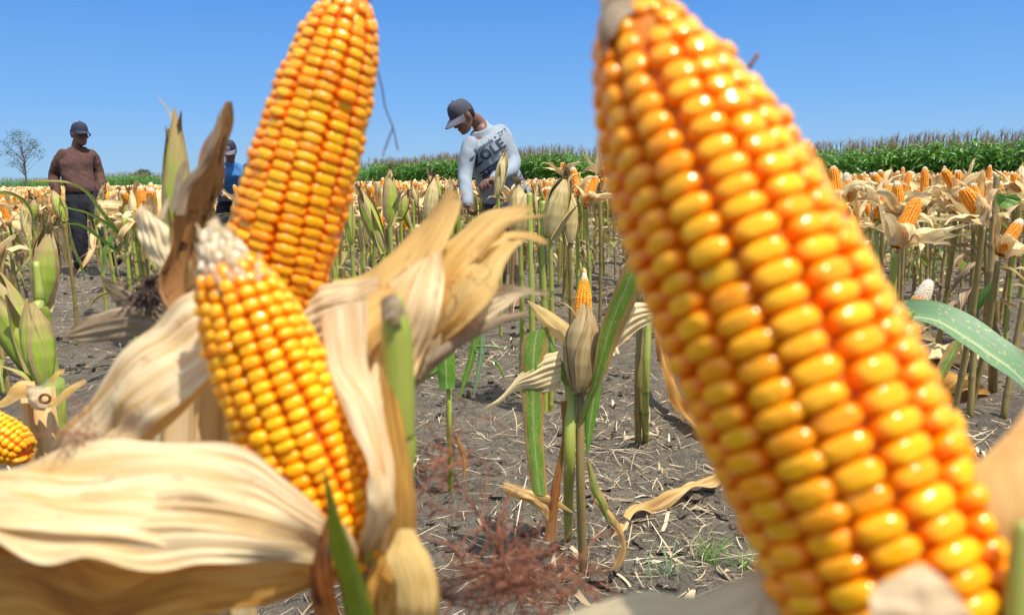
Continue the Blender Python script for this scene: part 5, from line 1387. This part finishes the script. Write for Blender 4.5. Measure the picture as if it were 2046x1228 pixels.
hero_closed('olive closed ear with tan tip left of the brown shirted man', (72, 396), (66, 440), 4.4, 20, .4, seed=37)
hero_closed('big closed ear with black silk tip and brown striped side at far left', (98, 448), (84, 612), 1.45, 54, .45, seed=41, silk=True)
hero_closed('big bright green closed ear leaning left, cut by the left picture edge', (-22, 520), (72, 745), 1.25, 74, -.6, seed=42, silk=False)
hero_closed('broad short green ear sheath in front of the bright leaning ear', (60, 596), (88, 772), 1.15, 60, -.6, seed=43, silk=False)

def stub_plant(label, pts, d, w, mat, tipw=.8, seed=0, foot=None):
    P_ = [P(x, y, d) for x, y in pts]; f = ground_under(GP(*foot) if foot else P_[-1])
    root = thing('maize_stalk', label, 'maize stalk', f, 'cut maize stalks standing in front of the field')
    r = w / 2 / FPX * d
    g = Geo(); tube(g, [f] + P_[::-1], [r] * (len(P_)) + [r * tipw], n=12, node=.11, seed=seed); part(g, 'stalk', mat, root)
    return root
stub_plant('short thick green stub between the closed ears at far left', [(72, 522), (80, 600), (84, 700)], 1.28, 34, M_st_green, .35)
stub_plant('green cut stalk, left one of two in front of the grey shirt hem', [(1058, 386), (1062, 560)], 3.0, 13, M_st_green, .9, 1)
stub_plant('green cut stalk, right one of two in front of the grey shirt hem', [(1085, 402), (1087, 560)], 3.0, 14, M_st_green, .9, 4)
st = stub_plant('thick old stalk with torn green leaf scrap near the right picture edge', [(1992, 350), (1984, 500), (1986, 640)], 3.0, 19, M_st_tan, .6, 2, foot=(1984, 782))
g = Geo(); sheet(g, E((1992, 385), (1990, 402), (1994, 412), d=2.9), E((2030, 388), (2040, 402), (2010, 418), d=2.85), 10, 14, bulge=.2, tone=-.3, seed=3); part(g, 'leaf', M_leaf, st)
g = Geo(); sheet(g, E((1985, 560), (1950, 590), (1925, 640), d=2.9), E((1985, 580), (1965, 610), (1928, 645), d=2.88), 8, 18, bulge=.2, tone=-.2, seed=4); part(g, 'leaf', M_leaf, st)
g = Geo(); sheet(g, E((1990, 640), (2010, 680), (2046, 700), d=2.9), E((1990, 655), (2010, 695), (2046, 706), d=2.9), 6, 18, bulge=.2, tone=.3, seed=5); part(g, 'leaf', M_husk_grey, st)
for x0, x1, lab in ((2046, 2010, 'grey dead stalk leaning right at the right picture edge'), (1950, 1940, 'thin tan stalk left of the thick old stalk')):
    stub_plant(lab, [(x0, 600), (x1, 800)], 2.9, 13, M_st_tan, .9, int(x0))
for i, (xa, ya, xb, yb, dd, c) in enumerate([(1300, 560, 1290, 880, 2.5, 0), (1282, 575, 1275, 885, 2.55, 1)]):
    stub_plant(['green tinted stalk of the pair left of the nearest cob', 'darker stalk of the pair left of the nearest cob'][i], [(xa, ya), (xb, 760)], dd, 15, [M_st_green, M_st_tan][c], .9, i, foot=(xb, yb))

def center_plant():
    D = 1.72; f = GP(1158, 1150)
    root = thing('maize_plant', 'two stalked sharply focused plant on bare soil with brown closed ear and spotted leaf', 'maize plant', (f.x, f.y, 0))
    def hs(name, mat, A, B, **kw):
        g = Geo(); sheet(g, E(*A, d=D), E(*B, d=D), **kw); return part(g, name, mat, root)
    g = Geo(); tube(g, [GP(1165, 1160) - V3(0, 0, .02), P(1160, 960, D), P(1160, 780, D + .01)], [.0095, .0105, .0095], n=14, node=.135, seed=1); part(g, 'stalk', M_st_tan, root)
    g = Geo(); tube(g, [GP(1136, 1085) + V3(0, .02, -.02), P(1137, 940, D + .01), P(1140, 800, D + .01), P(1140, 740, D + .01)], [.010, .0125, .0135, .013], n=14, node=.18, seed=2); part(g, 'stalk', M_st_green, root)
    # peeled cob behind
    M, L = frame_from_axis(P(1163, 668, D + .05), P(1168, 545, D + .06), 1)
    part(xf(cob_geo(L, .0235, rows=14, pitch=.0050, seg=12, rings=5, seed=9, whitetip=.12, roundtip=.3, prof=[(0, .9), (.3, 1), (.6, .85), (.85, .5), (1, .2)]), M), 'cob', M_ker_f, root)
    M, L = frame_from_axis(P(1157, 782, D - .04), P(1163, 606, D - .04), .6)
    for gg, tone in closed_ear(L, .044, 61, nu=25, nv=40, brown=1.0, layers=5): part(xf(gg, M), 'husk_leaf', M_closed_brown, root)
    hs('leaf', M_leaf, [(1128, 770), (1108, 735), (1098, 700), (1096, 672)], [(1142, 768), (1130, 735), (1112, 700), (1099, 672)], nu=10, nv=24, bulge=.15, tone=-.6, seed=80)
    hs('husk_leaf', M_husk_field, [(1120, 700), (1080, 712), (1040, 745), (1000, 792), (960, 818)], [(1120, 776), (1075, 788), (1030, 782), (995, 808), (958, 822)], nu=24, nv=40, bulge=.2, pleat=.04, tone=.0, seed=81, fray=.25)
    hs('husk_leaf', M_husk_gold, [(1140, 650), (1100, 622), (1055, 600)], [(1132, 690), (1090, 660), (1054, 604)], nu=16, nv=26, bulge=.15, tone=-.1, seed=82)
    hs('husk_leaf', M_husk_field, [(1190, 670), (1232, 618), (1275, 604), (1322, 610)], [(1196, 708), (1235, 692), (1280, 655), (1325, 634)], nu=24, nv=34, bulge=.15, pleat=.04, tone=.0, seed=83, fray=.35)
    g = Geo(); A = [P(1146, 868, D), P(1178, 770, D - .05), P(1192, 690, D - .09), P(1218, 600, D - .12), P(1255, 515, D - .14), P(1320, 430, D - .1)]
    B = [P(1150, 866, D), P(1196, 775, D - .05), P(1232, 690, D - .07), P(1266, 610, D - .10), P(1300, 530, D - .12), P(1350, 440, D - .1)]
    sheet(g, A, B, 18, 54, bulge=-.14, tone=.15, seed=84, wav=.03); part(g, 'leaf', M_leaf_bright, root)
    hs('leaf', M_leaf_bright, [(1048, 668), (1041, 700), (1042, 780), (1048, 870), (1062, 985)], [(1100, 650), (1092, 700), (1088, 780), (1086, 870), (1094, 990)], nu=18, nv=44, bulge=.18, tone=-.05, seed=85, wav=.03)
    hs('leaf', M_leaf, [(1180, 740), (1172, 790), (1168, 850), (1172, 905)], [(1202, 720), (1200, 790), (1188, 850), (1176, 905)], nu=12, nv=30, bulge=.2, tone=-.6, seed=86)
    hs('leaf', M_husk_brown, [(1120, 800), (1122, 880), (1100, 980), (1086, 1080)], [(1132, 800), (1128, 890), (1118, 990), (1110, 1080)], nu=8, nv=30, bulge=.3, tone=.3, seed=87)
    hs('leaf', M_husk_field, [(1006, 962), (1050, 975), (1100, 990), (1145, 1022)], [(1008, 985), (1050, 1000), (1100, 1008), (1144, 1026)], nu=10, nv=28, bulge=.2, tone=.55, seed=88)
    hs('leaf', M_husk_field, [(1010, 985), (1050, 1000), (1085, 1030), (1100, 1070)], [(1060, 985), (1085, 1000), (1105, 1030), (1112, 1070)], nu=10, nv=28, bulge=.2, tone=.5, seed=89)
    hs('leaf', M_leaf_bright, [(1172, 920), (1180, 975), (1195, 1010), (1215, 1045)], [(1178, 918), (1198, 975), (1212, 1000), (1220, 1044)], nu=8, nv=24, bulge=.3, tone=.4, seed=90, wav=.1)
    hs('leaf', M_husk_field, [(1185, 1000), (1215, 1035), (1240, 1085), (1225, 1130), (1205, 1138)], [(1192, 992), (1235, 1040), (1252, 1095), (1240, 1130), (1210, 1142)], nu=10, nv=34, bulge=.3, tone=.55, seed=91, wav=.15)
center_plant()

def arched_leaf():
    d = 1.25; st = P(1700, 700, 1.4)
    root = thing('maize_plant', 'plant behind nearest cob whose long bluish green leaf arches to the right edge', 'maize plant', (st.x, st.y, 0))
    g = Geo(); tube(g, [(st.x, st.y, 0), st], [.012, .010], n=12, node=.12); part(g, 'stalk', M_st_green, root)
    g = Geo(); sheet(g, [st] + E((1740, 625, 1.34), (1795, 602, 1.30), (1862, 606, 1.26), (1940, 632, 1.22), (2000, 672, 1.19), (2050, 705, 1.17), (2110, 770, 1.15)),
                     [st] + E((1745, 680, 1.30), (1795, 648, 1.24), (1860, 648, 1.19), (1920, 682, 1.15), (1975, 722, 1.12), (2030, 765, 1.10), (2080, 830, 1.10)), 22, 70, bulge=-.12, pleat=.006, tone=-.1, seed=92, wav=.02); part(g, 'leaf', M_leaf_glau, root)
    g = Geo(); sheet(g, E((1810, 640), (1808, 625), (1830, 618), d=1.22), E((1818, 660), (1822, 640), (1832, 622), d=1.21), 6, 14, bulge=.3, tone=.1, seed=93); part(g, 'leaf', M_leaf, root)
    g = Geo(); sheet(g, E((1858, 760), (1880, 715), (1905, 680), d=1.9), E((1880, 768), (1905, 725), (1925, 682), d=1.9), 8, 20, bulge=.2, tone=.35, seed=94); part(g, 'leaf', M_leaf_bright, root)
arched_leaf()

def leaf_scraps():
    def scrap(label, A, B, mat, **kw):
        a = [GP(x, y) + Vector((0, 0, z)) for x, y, z in A]; b = [GP(x, y) + Vector((0, 0, z)) for x, y, z in B]
        root_loc = a[0]; g = Geo(); sheet(g, a, b, **kw); o = g.build('dry_leaf', mat); localize(o, root_loc); o.location = root_loc
        o['label'] = label; o['category'] = 'dry leaf'; return o
    scrap('twisted pale dry leaf lying raised on the soil beside the nearest cob', [(1215, 1082, .01), (1262, 1046, .02), (1315, 1016, .035), (1370, 1006, .04), (1430, 980, .04), (1480, 945, .03)],
          [(1222, 1092, .0), (1272, 1056, .03), (1318, 1030, .02), (1378, 1019, .045), (1434, 991, .05), (1482, 954, .05)], M_husk_field, nu=12, nv=60, bulge=.5, pleat=.12, tone=.5, seed=95, wav=.4, coarse=4)
    scrap('brown dry leaf trailing from the stalk pair toward the nearest cob', [(1305, 770, .25), (1322, 815, .14), (1358, 862, .06), (1410, 890, .02), (1465, 908, .01)],
          [(1316, 765, .26), (1338, 805, .16), (1372, 850, .07), (1420, 880, .03), (1470, 898, .02)], M_husk_gold, nu=10, nv=40, bulge=.3, tone=.7, seed=96, wav=.2, coarse=2)
    scrap('green edged drooping leaf strip beside the stalk pair', [(1308, 755, .26), (1318, 790, .19), (1335, 835, .1)], [(1318, 750, .27), (1332, 790, .2), (1345, 835, .1)], M_leaf_bright, nu=8, nv=24, bulge=.3, tone=.1, seed=97)
    scrap('whitish flattened dry leaf bundle on the ground right of the nearest cob', [(1830, 712, .03), (1890, 716, .04), (1960, 722, .03)], [(1832, 742, .02), (1890, 740, .05), (1962, 748, .02)], M_husk_field, nu=14, nv=40, bulge=.2, pleat=.08, tone=-.2, seed=98, coarse=2)
    scrap('brown curled dry leaf on straw behind the nearest cob', [(1870, 778, .03), (1920, 782, .04), (1975, 790, .01)], [(1880, 800, .02), (1925, 806, .05), (1976, 794, .01)], M_husk_gold, nu=10, nv=30, bulge=.3, tone=.6, seed=99, coarse=2)
    scrap('pale scrap of husk lying left of the focused plant', [(1225, 698, .02), (1238, 694, .03)], [(1225, 712, .0), (1240, 714, .02)], M_husk, nu=6, nv=8, bulge=.3, tone=-.3, seed=101)
leaf_scraps()

def left_mid_plants():
    f = GP(900, 985)
    root = thing('maize_plant', 'thin green stalk with hanging bright leaf blades right of the golden husks', 'maize plant', (f.x, f.y, 0))
    d = (f - CAM).dot(FWD)
    g = Geo(); tube(g, [f - V3(0, 0, .02), P(898, 850, d - .1), P(895, 660, d - .05)], [.009, .009, .008], n=10, node=.13); part(g, 'stalk', M_st_green, root)
    def hs(mat, A, B, dd, **kw):
        g = Geo(); sheet(g, E(*A, d=dd), E(*B, d=dd), **kw); part(g, 'leaf', mat, root)
    hs(M_leaf, [(874, 670), (872, 700), (874, 740), (878, 776)], [(905, 665), (908, 700), (910, 740), (908, 776)], d - .12, nu=10, nv=24, bulge=.2, tone=-.5, seed=110)
    for k, (xa, ya, xb, yb, w_) in enumerate([(945, 640, 915, 800, 14), (955, 640, 945, 790, 12), (940, 700, 1010, 760, 14), (935, 690, 1040, 720, 12), (960, 650, 920, 760, 10), (850, 745, 820, 770, 16), (905, 720, 835, 765, 14)]):
        m_ = ((xa + xb) / 2 + 6, (ya + yb) / 2 - 14)
        hs(M_leaf_glau if k % 2 else M_leaf, [(xa, ya), m_, (xb, yb)], [(xa + w_, ya + 2), (m_[0] + w_, m_[1] + w_ * .6), (xb + 3, yb + 2)], d + .25, nu=7, nv=24, bulge=.25, tone=-.2, seed=111 + k)
    hs(M_husk_gold, [(908, 870), (920, 910), (925, 955)], [(914, 868), (932, 910), (930, 955)], d, nu=6, nv=20, bulge=.3, tone=.7, seed=120)
    # peeled stump with curled husks at far left and the cob lying against it
    b = P(85, 900, .85); t = P(75, 775, .85)
    root = thing('husked_maize_plant', 'broken ear shank with curled pale husks and empty socket at far left', 'maize plant', (b.x, b.y, 0))
    g = Geo(); tube(g, [(b.x, b.y, 0), b, P(80, 830, .85), t], [.011, .018, .021, .017], n=20, nv=30, tone=.3); part(g, 'shank', M_husk, root)
    g = Geo(); tube(g, [(b.x, b.y + .03, 0), P(112, 880, .88), P(110, 780, .88)], [.012, .013, .013], n=12, node=.12); part(g, 'stalk', M_st_green, root)
    def h2(mat, A, B, **kw):
        g = Geo(); sheet(g, E(*A, d=.82), E(*B, d=.81), **kw); part(g, 'husk_leaf', mat, root)
    h2(M_husk_gold, [(70, 762), (35, 762), (15, 790), (-10, 812)], [(85, 790), (45, 795), (25, 806), (-8, 818)], nu=12, nv=26, bulge=.25, tone=.0, seed=121)
    h2(M_husk_gold, [(80, 800), (110, 795), (140, 772), (172, 760)], [(82, 815), (115, 810), (145, 785), (174, 763)], nu=10, nv=26, bulge=.25, tone=.1, seed=122)
    h2(M_husk, [(55, 765), (58, 800), (70, 815), (90, 818)], [(90, 770), (92, 790), (95, 800), (102, 805)], nu=12, nv=20, bulge=.3, tone=-.1, seed=123)
    h2(M_husk_gold, [(100, 765), (112, 745), (130, 740)], [(106, 768), (114, 752), (129, 744)], nu=6, nv=14, bulge=.2, tone=.2, seed=124)
    g = Geo(); loc = P(90, 796, .80); ring = [loc + RGT * math.cos(a) * .0055 + UPV * math.sin(a) * .0045 for a in np.linspace(0, 6.283, 20)]; tube(g, ring, .0016, n=6, raw=True); part(g, 'socket', M_husk_brown, root)
    tip = P(55, 905, .74); bs = P(-80, 835, .74)
    root = thing('husked_maize_plant', 'plump orange cob pointing right, cut by the left picture edge above the broad husk', 'maize plant', (bs.x, bs.y, 0))
    M, L = frame_from_axis(bs, tip, .4); part(xf(cob_geo(L, .0235, rows=14, pitch=.0052, seg=12, rings=5, seed=19), M), 'cob', M_ker_a, root)
    g = Geo(); tube(g, [(bs.x, bs.y, 0), bs], [.012, .011], n=12, node=.12); part(g, 'stalk', M_st_tan, root)
    # arching green leaves before the brown shirted man
    b = P(250, 470, 3.6); f = ground_under(b)
    root = thing('maize_plant', 'green plant with thin arching leaves crossing in front of the brown shirted man', 'maize plant', f)
    g = Geo(); tube(g, [f, b, P(252, 440, 3.6)], [.011, .010, .008], n=10, node=.12); part(g, 'stalk', M_st_green, root)
    def h3(A, B, dd=3.6, mat=M_leaf_bright, tn=-.2, sd=1):
        B = [(A[i][0] * .45 + B[i][0] * .55, A[i][1] * .45 + B[i][1] * .55) for i in range(len(A))]
        g = Geo(); sheet(g, E(*A, d=dd), E(*B, d=dd - .03), 8, 34, bulge=.15, tone=tn, seed=sd); part(g, 'leaf', mat, root)
    h3([(245, 480), (200, 425), (172, 385), (130, 362), (64, 360)], [(250, 462), (212, 415), (180, 378), (135, 366), (64, 362)], sd=130)
    h3([(240, 470), (205, 445), (170, 425), (128, 412)], [(244, 458), (208, 434), (172, 418), (128, 415)], sd=131, mat=M_leaf)
    h3([(238, 510), (200, 480), (160, 450), (120, 446)], [(244, 500), (206, 470), (165, 445), (120, 449)], sd=132, mat=M_leaf)
    h3([(220, 470), (205, 500), (205, 530), (200, 556)], [(235, 470), (222, 500), (215, 530), (204, 556)], sd=133, mat=M_leaf)
    h3([(140, 470), (146, 500), (160, 530), (170, 560)], [(144, 468), (156, 500), (168, 525), (172, 560)], sd=134)
    b = P(-40, 420, 3.4); f = ground_under(b)
    root = thing('maize_plant', 'long green leaf arching in from the left picture edge at head of the rows', 'maize plant', f)
    g = Geo(); tube(g, [f, b], [.011, .009], n=10, node=.12); part(g, 'stalk', M_st_green, root)
    h3([(-40, 425), (0, 388), (40, 398), (62, 425), (72, 462)], [(-40, 410), (0, 376), (46, 390), (68, 420), (74, 462)], dd=3.4, sd=135)
left_mid_plants()

def grass():
    rg = np.random.default_rng(6)
    for i, (x, y, n, s, lab) in enumerate([(1420, 1135, 26, .055, 'sparse green grass tuft on the soil just left of the nearest cob'), (1330, 1165, 16, .05, 'low bluish grass blades at the bottom beside the grey husk'), (1490, 1150, 14, .05, 'few grass blades against the edge of the nearest cob'), (975, 1105, 10, .03, 'tiny green weed sprouts beneath the tangled red silk')]):
        f = GP(x, y); g = Geo()
        for k in range(n):
            a = rg.random() * 6.28; L = s * rg.uniform(.5, 1.5); p = f + Vector((rg.normal() * .018, rg.normal() * .018, 0)); p.z = hgt(p.x, p.y); dr = Vector((math.cos(a), math.sin(a), 0)); sd = Vector((-dr.y, dr.x, 0)) * .0018
            c = [p, p + dr * L * .3 + Vector((0, 0, L * .6)), p + dr * L * .8 + Vector((0, 0, L * .8)), p + dr * L * 1.3 + Vector((0, 0, L * .6))]
            sheet(g, [q - sd * (1 - j / 3.2) for j, q in enumerate(c)], [q + sd * (1 - j / 3.2) for j, q in enumerate(c)], 3, 8, tone=-.4, seed=k, coarse=0)
        o = g.build('grass_tuft', M_leaf_glau if i % 2 else M_leaf); localize(o, f); o.location = f; o['label'] = lab; o['category'] = 'grass'
    f = GP(1342, 1000)
grass()
